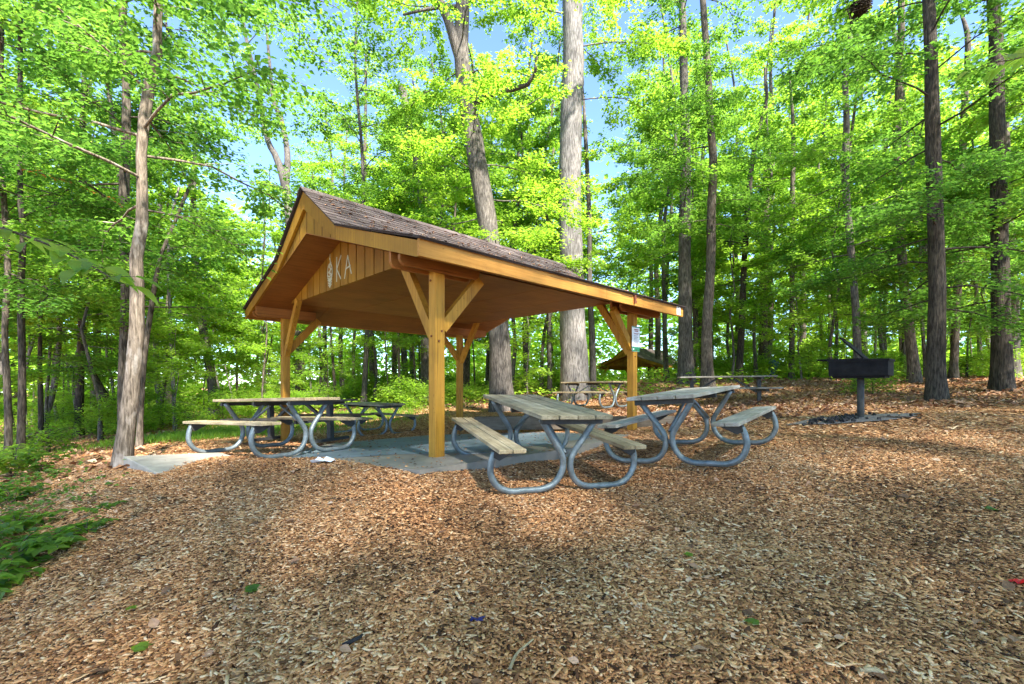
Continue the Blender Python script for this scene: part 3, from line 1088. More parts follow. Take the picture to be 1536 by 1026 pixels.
def chips(name, n, dmin, dmax, power, seed, scale, boxy, label):
    x, y, r = ground_pts(n, dmin, dmax, power, seed)
    keep = ~in_slab(x, y)
    # the green bank at the left has few chips
    bank = (x < -.86 * y - 0.75 + .35 * np.sin(y * 2)) & (y < 9) & (r.random(n) < .8)
    keep &= ~bank
    bare = np.sin(x * 2.3 + 1.7) * np.sin(y * 2.9 + .6 * x) > .72
    keep &= ~(bare & (r.random(n) < .55))
    x, y = x[keep], y[keep]
    n = len(x)
    z = hgt(x, y)
    ln = np.clip(np.exp(r.normal(math.log(.026), .45, n)), .010, .085) * scale
    wd = np.minimum(ln * r.uniform(.25, .85, n), .024 * scale)
    th = r.uniform(.002, .005, n) * scale
    yaw = r.uniform(0, 2 * np.pi, n)
    tl = r.normal(0, .15, n)
    rl = r.normal(0, .2, n)
    dx = np.stack([np.cos(yaw) * np.cos(tl), np.sin(yaw) * np.cos(tl), np.sin(tl)], 1)
    sd = unit(np.stack([-np.sin(yaw), np.cos(yaw), rl], 1))
    up = np.cross(dx, sd)
    c = np.stack([x, y, z + r.uniform(.0, .014, n) + np.abs(np.sin(tl)) * ln * .5], 1)
    L, W, T = ln[:, None] / 2, wd[:, None] / 2, th[:, None]
    k1, k2 = r.uniform(.35, 1, n)[:, None], r.uniform(.5, 1, n)[:, None]
    sk = r.uniform(-.5, .5, n)[:, None] * W
    q = [c - dx * L - sd * W * k1, c + dx * L - sd * W * k2 + dx * sk, c + dx * L + sd * W * k1 - dx * sk, c - dx * L + sd * W * k2]
    pat = np.sin(x * 1.7 + 1.1 * np.sin(y * 1.3)) * np.cos(y * 1.9 + .8 * np.sin(x * 1.1)) + .6 * np.sin(x * 4.1 + 2 * y) * np.sin(y * 3.7 - x)
    tone = np.clip(r.normal(.50, .26, n) + .10 * pat, 0, 1)
    if boxy:
        vs = [p for p in q] + [p + up * T for p in q]
        V = np.stack(vs, 1).reshape(-1, 3)
        i = np.arange(n)[:, None] * 8
        fs = [[4, 5, 6, 7], [0, 1, 5, 4], [1, 2, 6, 5], [2, 3, 7, 6], [3, 0, 4, 7]]
        Fc = np.concatenate([i + np.array([f]) for f in fs], 1).reshape(-1, 4)
        tn = np.repeat(tone, 5)
    else:
        V = np.stack(q, 1).reshape(-1, 3)
        Fc = np.arange(n * 4).reshape(-1, 4)
        tn = tone
    o = link(name, np_mesh(name, V, Fc, M['chips'], tn))
    tag(o, label, 'wood chips', kind='stuff')


chips('wood_chip_mulch', 330000, 1.5, 5.8, 1.5, 11, .84, True, 'tan shredded wood chips spread over the near ground')
chips('wood_chip_mulch', 170000, 5.2, 17.0, 1.3, 12, 1.4, False, 'tan wood chips spread round the tables and grill')


# chips and leaf scraps trodden onto the slab
nn = 2600
px_ = rng.uniform(-3.2, 2.0, nn)
py_ = rng.uniform(4.3, 9.0, nn)
k = in_slab(px_, py_) & ((rng.random(nn) < .35) | ~in_slab(px_ * 1.0 + .18, py_ + .2) | ~in_slab(px_ - .18, py_ - .2))
px_, py_ = px_[k], py_[k]
nn = len(px_)
a = rng.uniform(0, 6.28, nn)
dr = unit(np.stack([np.cos(a), np.sin(a), rng.normal(0, .08, nn)], 1))
nr = unit(np.stack([rng.normal(0, .15, nn), rng.normal(0, .15, nn), np.ones(nn)], 1))
V, Fc = leaf_quads(np.stack([px_, py_, slab_z(px_, py_) + .012], 1), dr, nr, rng.uniform(.015, .06, nn), .45, .1)
o = link('slab_litter', np_mesh('slab_litter', V, Fc, M['chips'], np.repeat(rng.random(nn) * .7, 2)))
tag(o, 'loose chips and leaf scraps lying on the concrete slab', 'litter', kind='stuff')


def litter(name, n, seed, dmin, dmax, power, test, sz, label):
    x, y, r = ground_pts(n, dmin, dmax, power, seed)
    k = test(x, y) & ~in_slab(x, y)
    x, y = x[k], y[k]
    n = len(x)
    z = hgt(x, y) + r.uniform(.005, .03, n)
    a = r.uniform(0, 2 * np.pi, n)
    dr = unit(np.stack([np.cos(a), np.sin(a), r.normal(0, .3, n)], 1))
    nr = unit(np.stack([r.normal(0, .45, n), r.normal(0, .45, n), np.ones(n)], 1))
    V, Fc = leaf_quads(np.stack([x, y, z], 1), dr, nr, r.uniform(*sz, n), .62, .22)
    o = link(name, np_mesh(name, V, Fc, M['litter'], np.repeat(np.clip(r.normal(.5, .25, n), 0, 1), 2)))
    tag(o, label, 'leaf litter', kind='stuff')


litter('leaf_litter', 60000, 21, 8.0, 34, 1.5, lambda x, y: (x > 2.2 + .9 * np.sin(y)) | (y > 15), (.07, .15), 'dry brown fallen leaves under the trees beyond the grill')
litter('leaf_litter', 26000, 23, 5.5, 30, 1.5, lambda x, y: x < -.72 * y - .3, (.07, .15), 'dark fallen leaves on the bank behind the leaning tree')

# ------------------------------------------------------------------ trees
def tube_np(pts, rad, n):
    """pts (k,3) -> quads"""
    pts = np.asarray(pts)
    k = len(pts)
    d = np.gradient(pts, axis=0)
    d = unit(d)
    ref = np.array([1.0, 0, 0]) if abs(d[0, 0]) < .8 else np.array([0, 1.0, 0])
    s = unit(ref[None] - d * (d @ ref)[:, None])
    u = np.cross(d, s)
    a = np.arange(n) * 2 * np.pi / n
    V = pts[:, None] + (s[:, None] * np.cos(a)[None, :, None] + u[:, None] * np.sin(a)[None, :, None]) * np.asarray(rad)[:, None, None]
    i = np.arange(k * n).reshape(k, n)
    Fc = np.stack([i[:-1], np.roll(i[:-1], -1, 1), np.roll(i[1:], -1, 1), i[1:]], -1).reshape(-1, 4)
    return V.reshape(-1, 3), Fc


LEAVES = 2.2


class Wood:
    def __init__(self): self.V, self.F, self.n = [], [], 0

    def add(self, V, Fc):
        self.V.append(V)
        self.F.append(Fc + self.n)
        self.n += len(V)

    def mesh(self, name, mat):
        return np_mesh(name, np.concatenate(self.V), np.concatenate(self.F), mat, smooth=True)


def trunk_tube(wd, path, rad, n=14, flare=1.0, seed=0):
    """path (k,3), rad (k); rough section, root flare at the foot"""
    r = np.random.default_rng(seed)
    path, rad = np.asarray(path, float), np.asarray(rad, float).copy()
    V, Fc = tube_np(path, rad, n)
    V = V.reshape(len(path), n, 3)
    h = path[:, 2] - path[0, 2]
    fl = np.exp(-np.clip(h, 0, None) / (rad[0] * 2.2)) * .55 * flare
    lob = 1 + .35 * np.sin(np.arange(n) * 2 * np.pi / n * 3 + r.uniform(0, 6))
    wob = 1 + r.normal(0, .03, (len(path), n))
    sc = (1 + fl[:, None] * lob[None]) * wob
    V = path[:, None] + (V - path[:, None]) * sc[..., None]
    wd.add(V.reshape(-1, 3), Fc)


def resample(path, rad, step):
    path, rad = np.asarray(path, float), np.asarray(rad, float)
    sp = np.array([tuple(p) for p in smooth_path([tuple(p) for p in path], 8)])
    sr = np.interp(np.linspace(0, len(rad) - 1, len(sp)), np.arange(len(rad)), rad)
    d = np.r_[0, np.cumsum(np.linalg.norm(np.diff(sp, axis=0), axis=1))]
    q = np.linspace(0, d[-1], max(4, int(d[-1] / step)))
    return np.stack([np.interp(q, d, sp[:, k]) for k in range(3)], 1), np.interp(q, d, sr)


def grow(wd, path, rad, lo, hi, R, nb, nl, leaf, seed, up=(2, 40), flat=.07, sect=None, keep=None):
    """limbs and twigs go into wd; returns leaf positions etc. lo, hi are heights on the path (path z)"""
    r = np.random.default_rng(seed)
    twigs = []
    zs = path[:, 2]
    for b in range(nb):
        t = (b + r.random()) / nb
        h = lo + (hi - lo) * t
        st = np.array([np.interp(h, zs, path[:, k]) for k in range(3)])
        r0 = float(np.interp(h, zs, rad))
        prof = (.5 + .6 * math.sin(math.pi * min(1, t * .9 + .12))) * (1 - .55 * t ** 3)
        L = R * prof * r.uniform(.65, 1.2)
        az = b * 2.39996 + r.normal(0, .4)
        if sect is not None: az = r.uniform(*sect)
        el = math.radians(up[0] + (up[1] - up[0]) * t + r.normal(0, 7))
        m = 6
        pts = [st]
        for k in range(m):
            az += r.normal(0, .16)
            el2 = el - .10 * k + r.normal(0, .10)
            pts.append(pts[-1] + np.array([math.cos(az) * math.cos(el2), math.sin(az) * math.cos(el2), math.sin(el2)]) * L / m)
        pts = np.array(pts)
        rb = min(r0 * .36, .008 + .0048 * L)
        wd.add(*tube_np(pts, np.linspace(rb, .006, m + 1), 5))
        twigs.append((pts[3], pts[-1], L * .5))
        ns = int(3 + L * 2.6)
        for s in range(ns):
            f = .22 + .78 * (s + r.random()) / ns
            q = f * m
            i = min(int(q), m - 1)
            p0 = pts[i] + (pts[i + 1] - pts[i]) * (q - i)
            a2 = az + (1 if s % 2 else -1) * r.uniform(.6, 1.25)
            l2 = (.42 * L * (1.12 - f) + .28) * r.uniform(.6, 1.25)
            e2 = r.normal(.0, .16)
            p1 = p0 + np.array([math.cos(a2) * math.cos(e2), math.sin(a2) * math.cos(e2), math.sin(e2)]) * l2
            mid = (p0 + p1) / 2 + np.array([0, 0, .05 * l2])
            wd.add(*tube_np(np.array([p0, mid, p1]), [.008, .005, .002], 3))
            twigs.append((p0, p1, l2))
    T0 = np.array([a for a, _, _ in twigs])
    T1 = np.array([b for _, b, _ in twigs])
    wt = np.array([c for _, _, c in twigs])
    nl = int(nl * LEAVES)
    ii = r.choice(len(wt), nl, p=wt / wt.sum())
    f = r.random(nl)[:, None] ** .75
    td = unit(T1[ii] - T0[ii])
    pos = T0[ii] + (T1[ii] - T0[ii]) * f + np.stack([r.normal(0, .11, nl), r.normal(0, .11, nl), r.normal(-.02, flat, nl)], 1)
    ang = np.arctan2(td[:, 1], td[:, 0]) + np.where(r.random(nl) < .5, 1, -1) * r.uniform(.2, 1.5, nl)
    dr = unit(np.stack([np.cos(ang), np.sin(ang), r.normal(-.18, .28, nl)], 1))
    nr = unit(np.stack([r.normal(0, .38, nl), r.normal(0, .38, nl), np.ones(nl)], 1))
    ln = .80 * leaf * np.clip(r.normal(1, .27, nl), .4, 1.6)
    tone = np.clip(r.normal(.45, .22, nl), 0, 1)
    if keep is not None:
        k = keep(pos)
        pos, dr, nr, ln, tone = pos[k], dr[k], nr[k], ln[k], tone[k]
    V, Fc = leaf_quads(pos, dr, nr, ln, .66, .12)
    return V, Fc, np.repeat(tone, 2)


def tree(name, label, path, rad, crowns, bark, leafm, group=None, step=.45, sides=14, extra=None, flare=1.0, seed=1):
    """path in world coordinates (first point = foot)"""
    base = np.array(path[0], float)
    p, rr = resample(np.array(path, float) - base, rad, step)
    rr = np.maximum(rr, .01)
    if flare: p[0, 2] -= .25
    wd = Wood()
    trunk_tube(wd, p, rr, sides, flare, seed)
    for (ep, er) in (extra or []):
        q, qr = resample(np.array(ep, float) - base, er, .3)
        wd.add(*tube_np(q, np.maximum(qr, .006), 8))
    Vs, Fs, Ts, n0 = [], [], [], 0
    for k, c in enumerate(crowns):
        c = dict(c)
        lo, hi = c.pop('lo') - base[2] + CAMZ, c.pop('hi') - base[2] + CAMZ
        if 'keep' in c:
            kf = c['keep']
            c['keep'] = lambda q, kf=kf: kf(q + base)
        V, Fc, tn = grow(wd, p, rr, lo, hi, seed=seed * 31 + k, **c)
        Vs.append(V)
        Fs.append(Fc + n0)
        Ts.append(tn)
        n0 += len(V)
    root = empty(name, tuple(base), label, 'tree', group)
    link('trunk', wd.mesh('trunk', M[bark]), root)
    if Vs:
        link('crown', np_mesh('crown', np.concatenate(Vs), np.concatenate(Fs), M[leafm], np.concatenate(Ts)), root)
    return root


def px_path(pts, d, top=None):
    """[(px, py, width)] in the photograph at distance d -> path, radii; the foot is dropped to the ground"""
    path, rad = [], []
    for (px, py, wpx) in pts:
        path.append(P(px, py, d))
        rad.append(wpx / 2 * d / F * 1.04 / math.sqrt(1 + ((px - CX) / F) ** 2))
    b = path[0]
    b.z = gz(b.x, b.y)
    if path[1].z < b.z + .3:
        path.pop(1)
        rad.pop(1)
    if top:
        a, c = path[-2], path[-1]
        k = (top + CAMZ - c.z) / max(.1, c.z - a.z)
        path.append(Vector((c.x + (c.x - a.x) * k * .5, c.y + .3, top + CAMZ)))
        rad.append(max(.03, rad[-1] * .35))
    return [tuple(p) for p in path], rad


# --- trees that can be told apart, from left to right
H = []


def hero(label, pts, d, bark, leafm, crowns, top=None, extra=None, seed=1, name='broadleaf_tree', flare=1.0, sides=14):
    path, rad = px_path(pts, d, top)
    ex = []
    for (e, r0, r1) in (extra or []):
        ep = [tuple(P(px, py, d + dd)) for (px, py, dd) in e]
        ex.append((ep, list(np.linspace(r0, r1, len(ep)))))
    H.append(tree(name, label, path, rad, crowns, bark, leafm, extra=ex, seed=seed, flare=flare, sides=sides))


def cr(lo, hi, R, nb, nl, leaf, **k):
    return dict(lo=lo, hi=hi, R=R, nb=nb, nl=nl, leaf=leaf, **k)


hero('leaning mottled tree with pale sunlit bark beside the concrete pad', [(182, 697, 26), (190, 640, 27), (200, 560, 25), (207, 460, 23), (203, 400, 21), (214, 330, 19), (212, 230, 17), (222, 140, 19), (236, 80, 15), (238, 0, 14)], 6.0,
     'bark_mottled', 'leaf_b', [cr(2.1, 5.2, 2.5, 13, 4600, .088, up=(0, 22)), cr(5.2, 12, 3.2, 16, 6000, .095)], 13, seed=1)
hero('dark straight trunk close behind the leaning mottled tree', [(184, 664, 16), (184, 560, 15), (190, 430, 17), (186, 300, 17), (190, 150, 13), (184, 0, 11)], 9.3,
     'bark_brown', 'leaf_b', [cr(2.6, 7.5, 3.0, 14, 5000, .115, up=(0, 22)), cr(7.5, 15, 3.2, 14, 5000, .12)], 16, seed=2)
hero('thin crooked tree with an elbow near its top, right of the mottled tree', [(208, 668, 10), (212, 600, 9), (216, 540, 9), (224, 480, 9), (232, 430, 8), (238, 390, 6), (250, 362, 5)], 8.5,
     'bark_brown', 'leaf_a', [cr(1.2, 3.4, 1.7, 9, 2000, .10, up=(0, 25))], 4, seed=3, sides=10)
hero('dark slim trunk standing near the left border, the right one of a close pair', [(31, 678, 14), (33, 560, 12), (32, 480, 12), (32, 410, 11), (36, 330, 10), (30, 260, 9)], 9.0,
     'bark_dark', 'leaf_b', [cr(1.8, 4.5, 2.6, 10, 3600, .11, up=(-4, 18)), cr(4.5, 10, 2.8, 12, 4000, .115)], 11, seed=4)
hero('brown slim trunk at the left border, the left one of a close pair', [(13, 682, 14), (12, 600, 12), (7, 500, 11), (12, 410, 11), (6, 300, 10), (0, 150, 9)], 9.4,
     'bark_brown', 'leaf_a', [cr(2.2, 5.5, 2.6, 10, 3400, .11, up=(-4, 18)), cr(5.5, 12, 2.8, 12, 4000, .115)], 13, seed=5)
hero('dark trunk on the low left slope between the border pair and the mottled tree', [(118, 664, 15), (119, 600, 14), (122, 500, 12), (126, 380, 11), (124, 200, 10)], 15.0,
     'bark_dark', 'leaf_a', [cr(.5, 6, 3.2, 15, 6000, .13, up=(-4, 22)), cr(6, 14, 3.5, 14, 5000, .14)], 16, seed=6)
hero('short dark trunk with a broad layered crown on the low left slope', [(62, 668, 9), (61, 600, 9), (60, 520, 7), (64, 430, 6)], 13.0,
     'bark_dark', 'leaf_b', [cr(.4, 5, 3.0, 13, 5000, .12, up=(-6, 16))], 6, seed=7)
hero('grey trunk leaning left in the green wood behind the roof’s left eave', [(322, 606, 15), (316, 560, 14), (304, 490, 13), (296, 420, 12), (290, 330, 10)], 17.0,
     'bark_grey', 'leaf_y', [cr(1.4, 7, 3.2, 14, 5600, .13, up=(-2, 25))], 10, seed=8)
hero('very thin pale sapling trunk between the crooked tree and the grey leaning trunk', [(263, 622, 6), (258, 540, 6), (254, 450, 5), (252, 400, 5), (256, 330, 4)], 13.5,
     'bark_pale', 'leaf_y', [cr(.8, 4.6, 2.0, 10, 2800, .11, up=(-2, 25))], 6, seed=9, sides=8)
hero('bare looking grey trunk forking in two against the blue sky above the left roof slope', [(452, 600, 16), (444, 420, 15), (434, 322, 14), (427, 275, 13), (414, 235, 10), (400, 205, 8), (382, 110, 6), (366, 40, 5)], 26.0,
     'bark_grey', 'leaf_y', [cr(8, 15, 2.8, 10, 2400, .15, up=(20, 50)), cr(16, 23, 3.6, 11, 2600, .15, up=(20, 50))], 24,
     [([(429, 280, 0), (431, 230, .4), (422, 180, .6), (410, 150, .8), (404, 90, 1), (398, 20, 1.2)], .2, .06), ([(396, 190, 0), (380, 110, -1), (345, 60, -1.5), (305, 15, -2)], .08, .03)], seed=10, flare=.4)
hero('broken grey snag with torn top half hidden by leaves above the roof ridge', [(642, 600, 20), (640, 400, 18), (638, 330, 17), (628, 240, 15), (614, 190, 13), (603, 130, 11)], 22.0,
     'bark_grey', 'leaf_a', [cr(9.5, 14.5, 3.2, 10, 3000, .14)], None, seed=11)
hero('stout brown trunk curving up through the middle and forking near the top', [(752, 600, 35), (750, 540, 31), (744, 430, 28), (732, 340, 27), (714, 230, 27), (700, 150, 24), (692, 70, 21), (694, 0, 20)], 14.0,
     'bark_grey', 'leaf_y', [cr(3.6, 9, 3.6, 14, 6200, .125, up=(-2, 25)), cr(9, 19, 4.5, 18, 9000, .13)], 19,
     [([(697, 110, 0), (684, 70, -.1), (672, 30, -.2), (655, -10, -.3)], .17, .12), ([(710, 157, 0), (735, 142, -.3), (768, 134, -.6), (793, 126, -.9), (803, 108, -1.1), (805, 85, -1.2)], .10, .04), ([(690, 10, 0), (650, 12, -.3), (605, 22, -.7)], .07, .03)], seed=12, flare=.35)
hero('thickest trunk, pale grey and straight, rising just right of the roof ridge', [(864, 596, 43), (862, 560, 39), (859, 480, 36), (857, 400, 34), (855, 300, 32), (856, 200, 31), (860, 80, 30), (858, 0, 28)], 17.0,
     'bark_pale', 'leaf_y', [cr(10.5, 26, 4.6, 20, 10000, .14)], 27, seed=13, flare=.25, sides=18)
hero('slim grey trunk standing right against the thickest pale trunk', [(890, 592, 10), (888, 500, 9), (884, 420, 8), (884, 330, 7), (878, 200, 6)], 18.0,
     'bark_grey', 'leaf_y', [cr(3, 9, 2.4, 11, 3000, .13)], 12, seed=14, sides=8)
hero('grey upright trunk just beyond the right end of the roof', [(1029, 578, 22), (1028, 480, 20), (1027, 380, 18), (1028, 240, 16), (1026, 130, 13)], 18.0,
     'bark_grey', 'leaf_a', [cr(4.5, 12, 3.2, 14, 5200, .13, up=(-2, 25)), cr(13, 22, 3.4, 11, 3000, .14)], 23, seed=15)
hero('dark sinuous trunk rising behind the long dark table', [(1061, 586, 19), (1060, 500, 15), (1066, 400, 14), (1067, 316, 13), (1070, 250, 12), (1066, 190, 11), (1060, 80, 10), (1054, 0, 9)], 15.5,
     'bark_brown', 'leaf_b', [cr(5, 12, 3.0, 14, 4400, .12, up=(-2, 22)), cr(13, 18, 3.0, 9, 2200, .13)], 18, seed=16)
hero('slim dark trunk bending right as it rises, next to the sinuous trunk', [(1108, 580, 11), (1113, 480, 10), (1116, 400, 9), (1124, 280, 8), (1134, 210, 7), (1150, 150, 5)], 19.0,
     'bark_dark', 'leaf_a', [cr(3.5, 11, 3.0, 13, 5200, .13, up=(-2, 22))], 13, seed=17, sides=10)
hero('brown trunk behind the blue bin', [(1144, 566, 14), (1145, 480, 13), (1146, 380, 11), (1150, 250, 10)], 24.0,
     'bark_brown', 'leaf_y', [cr(4, 14, 3.2, 13, 5000, .14)], 17, seed=18)
hero('straight slender trunk between the two bins and the grill', [(1187, 572, 9), (1188, 470, 8), (1188, 330, 8), (1190, 200, 6)], 18.5,
     'bark_brown', 'leaf_a', [cr(4, 11, 2.6, 11, 3200, .13, up=(-2, 22))], 13, seed=19, sides=10)
hero('wavy slim trunk right behind the grill with a dark nest near its top', [(1288, 578, 14), (1284, 470, 12), (1276, 370, 11), (1268, 270, 12), (1270, 180, 10), (1268, 110, 9), (1278, 40, 8), (1284, 0, 8)], 13.0,
     'bark_grey', 'leaf_a', [cr(3.0, 8, 2.8, 13, 4600, .115, up=(-2, 22)), cr(9, 13, 2.6, 8, 1800, .12)], 13, seed=20, sides=12)
hero('curving dark trunk between the grill and the wide dark trunk', [(1372, 578, 19), (1366, 510, 17), (1356, 430, 15), (1350, 330, 14), (1345, 220, 13), (1349, 120, 12), (1352, 0, 10)], 13.8,
     'bark_brown', 'leaf_b', [cr(2.4, 8, 3.0, 14, 5200, .12, up=(-4, 20)), cr(9, 14, 2.8, 8, 2000, .12)], 15, seed=21)
hero('slanting grey trunk seen behind the wide dark trunk', [(1408, 560, 13), (1396, 440, 13), (1378, 330, 12), (1362, 230, 11), (1350, 120, 10)], 17.5,
     'bark_grey', 'leaf_a', [cr(5, 12, 2.8, 12, 3600, .13)], 16, seed=22)
hero('wide dark straight trunk rising from the leaf litter right of the grill', [(1404, 602, 34), (1404, 540, 29), (1406, 420, 27), (1402, 300, 25), (1398, 150, 23), (1393, 0, 19)], 9.5,
     'bark_dark', 'leaf_b', [cr(1.5, 4.5, 2.9, 13, 5200, .105, up=(-8, 12)), cr(4.5, 9, 3.0, 12, 4600, .11), cr(10, 18, 3.4, 10, 2600, .12)], 18, seed=23, flare=.45)
hero('slim brown trunk between the two widest dark trunks', [(1430, 572, 14), (1434, 480, 13), (1440, 360, 13), (1446, 170, 11), (1452, 60, 10)], 15.5,
     'bark_brown', 'leaf_a', [cr(2.4, 9, 3.0, 14, 5200, .12, up=(-4, 18))], 13, seed=24)
hero('widest dark trunk near the right border, flared at its foot', [(1504, 588, 38), (1502, 500, 31), (1499, 340, 27), (1496, 200, 25), (1494, 60, 23), (1490, 0, 21)], 11.0,
     'bark_dark', 'leaf_b', [cr(1.5, 6, 3.2, 15, 5600, .11, up=(-8, 12)), cr(8, 18, 3.4, 11, 3000, .12)], 19, seed=25, flare=.45)
hero('grey trunk right behind the widest dark trunk at the right border', [(1522, 570, 18), (1520, 440, 17), (1512, 300, 15), (1505, 150, 14)], 15.0,
     'bark_grey', 'leaf_a', [cr(2.2, 10, 3.0, 14, 5200, .12, up=(-4, 18))], 15, seed=26)

# leaning dead trunk on the left, and the nest
pp = [tuple(P(178, 628, 14.5)), tuple(P(150, 580, 14.3)), tuple(P(121, 528, 14.0))]
wd = Wood()
q, qr = resample(np.array(pp) - np.array(pp[0]), [.11, .09, .07], .3)
wd.add(*tube_np(q, qr, 10))
o = link('leaning_dead_trunk', wd.mesh('leaning_dead_trunk', M['bark_dark']))
o.location = pp[0]
tag(o, 'bare dead trunk leaning diagonally left behind the mottled tree', 'dead trunk')
b = MB()
c0 = P(1290, 12, 12.8)
for k in range(420):
    v = Vector((R_.gauss(0, 1), R_.gauss(0, 1), R_.gauss(0, 1))).normalized() * R_.uniform(.05, .24)
    v.z *= .9
    a = Vector((R_.gauss(0, 1), R_.gauss(0, 1), R_.gauss(0, .6))).normalized() * R_.uniform(.06, .16)
    b.bar(v - a, v + a, R_.uniform(.01, .05), .012)
o = b.build('squirrel_nest', M['nest'])
o.location = c0
tag(o, 'dark ball of twigs and dead leaves high on the wavy slim trunk', 'nest')

# --- trees that nothing tells apart: a few kinds, copied
def proto(seed, hgt_, r0, crowns, bark, leafm, bend=.3):
    r = np.random.default_rng(seed)
    k = 6
    zs = np.linspace(0, hgt_, k)
    p = np.stack([np.cumsum(r.normal(0, bend / 2, k)), np.cumsum(r.normal(0, bend / 2, k)), zs], 1)
    p[:, :2] -= p[0, :2]
    base = np.zeros(3)
    cs = [dict(c, lo=c['lo'] - CAMZ, hi=c['hi'] - CAMZ) for c in crowns]
    return tree('woodland_tree', None, [tuple(q) for q in p], list(np.linspace(r0, r0 * .3, k)), cs, bark, leafm, step=.8, sides=9, seed=seed)


G_UNDER, L_UNDER = 'leafy understorey trees in the woods behind', 'slim leafy understorey tree among the woods behind the clearing'
G_TALL, L_TALL = 'tall trees in the woods behind', 'tall slender trunk among the woods behind the clearing'
under = [proto(101, 9, .07, [cr(3.0, 9, 2.7, 15, 5000, .14, up=(-4, 25))], 'bark_brown', 'leaf_y'),
         proto(102, 11, .09, [cr(3.6, 11, 3.0, 17, 6000, .14, up=(-4, 25))], 'bark_grey', 'leaf_y'),
         proto(103, 7, .05, [cr(2.0, 7, 2.3, 13, 3600, .13, up=(-4, 22))], 'bark_grey', 'leaf_y'),
         proto(104, 10, .08, [cr(3.8, 10, 3.2, 15, 5400, .15, up=(-6, 20))], 'bark_brown', 'leaf_a')]
tall = [proto(111, 21, .17, [cr(7, 21, 3.8, 22, 6000, .17)], 'bark_grey', 'leaf_y', .5),
        proto(112, 24, .22, [cr(9, 24, 4.2, 24, 6600, .17)], 'bark_brown', 'leaf_y', .5),
        proto(113, 19, .13, [cr(5, 19, 3.4, 22, 6000, .16)], 'bark_grey', 'leaf_a', .5),
        proto(114, 20, .18, [cr(6, 20, 4.6, 22, 2700, .15)], 'bark_brown', 'leaf_y', .5)]  # thin crown for the unseen trees added to shade the clearing
pole = [proto(121, 15, .075, [cr(7, 15, 2.0, 11, 2200, .15)], 'bark_grey', 'leaf_y', .6), proto(122, 14, .06, [cr(5, 14, 1.8, 11, 2000, .15)], 'bark_brown', 'leaf_y', .7)]
for o in pole: tag(o, 'thin bare pole of a young tree among the woods behind the clearing', 'tree', 'young pole trees in the woods behind')
for o in under: tag(o, L_UNDER, 'tree', G_UNDER)
for o in tall: tag(o, L_TALL, 'tree', G_TALL)
fresh = set(under + tall + pole)
r = np.random.default_rng(77)


def put(pr, x, y, sc, rz):
    if pr in fresh:
        fresh.discard(pr)
        o = pr
    else:
        o = copy_tree(pr)
    o.location = (x, y, gz(x, y) - .05)
    o.rotation_euler = (0, 0, rz)
    o.scale = (sc, sc, sc * r.uniform(.9, 1.12))
    return o


def sky_limit(x, y):
    """highest tree that leaves the openings in the canopy open, seen along its bearing"""
    px = CX + F * x / y
    lim = 99.0
    for a, b, py in ((285, 455, 270), (868, 948, 235), (520, 575, 300), (1075, 1100, 250)):
        mrg = .9 / y * F
        if a - mrg < px < b + mrg: lim = min(lim, (HY - py) / F * y + CAMZ - gz(x, y))
    return lim


# understorey placed where the photograph shows the nearer leafy masses, (px, distance, kind)
for (px, d, k, sc) in [(560, 20, 1, 1.15), (640, 25, 1, 1.3), (505, 24, 0, 1.2), (600, 17.5, 3, 1.1), (690, 20, 0, 1.25), (765, 21, 1, 1.2), (812, 26, 1, 1.3), (1040, 24, 3, 1.2), (860, 30, 1, 1.3),
                       (1100, 25, 0, 1.3), (1225, 27, 0, 1.2), (1330, 19, 3, 1.2), (1470, 18, 0, 1.2), (1400, 23, 1, 1.3), (1250, 17, 2, 1.2), (60, 17, 1, 1.2), (150, 12.5, 2, 1.1), (235, 17, 0, 1.2), (330, 24, 2, 1.2), (20, 22, 1, 1.2), (395, 20, 2, .9), (90, 24, 0, 1.2), (-60, 12, 1, 1.1), (1590, 15, 1, 1.2), (1640, 11, 3, 1.1)]:
    x = (px - CX) / F * d
    lim = sky_limit(x, d)
    h = (9, 11, 7, 10)[k]
    put(under[k], x, d, min(sc, lim / h), r.uniform(0, 6.28))

for (px, d, k, sc) in [(545, 19, 2, .9), (620, 27, 2, 1.0), (655, 19.5, 2, .85), (790, 23, 2, 1.0), (825, 20, 2, .8), (1040, 26, 2, .95), (480, 30, 2, .9), (180, 14, 2, .9), (240, 22, 2, 1.0), (-20, 16, 2, .9), (1240, 33, 2, 1.0), (700, 27, 1, .9), (745, 33, 0, 1.1), (590, 34, 1, 1.0), (1000, 30, 0, 1.0), (1040, 36, 1, 1.1), (490, 38, 1, 1.0), (830, 37, 1, 1.1), (1100, 30, 0, 1.0), (1200, 32, 1, 1.0), (640, 40, 0, 1.2), (790, 30, 0, 1.0), (975, 40, 1, 1.1), (1300, 30, 0, 1.1), (230, 34, 0, 1.1), (140, 28, 1, 1.0), (1000, 25, 2, 1.05), (1055, 29, 1, .95), (560, 29, 1, .95), (515, 34, 0, 1.1), (610, 31, 0, 1.05), (985, 36, 1, 1.15), (1150, 26, 1, .9)]:
    x = (px - CX) / F * d
    put(tall[k], x, d, sc, r.uniform(0, 6.28))

# thin poles seen between the nearer trunks
for k in range(34):
    y = r.uniform(15.5, 30)
    x = r.uniform(-1.1, 1.1) * y
    if 895 < CX + F * x / y < 1030: continue
    lim = sky_limit(x, y)
    put(pole[k % 2], x, y, min(r.uniform(.7, 1.2), lim / 15), r.uniform(0, 6.28))

pts = []


def free(x, y, gap):
    return all((x - a) ** 2 + (y - b_) ** 2 > gap * gap for a, b_ in pts)


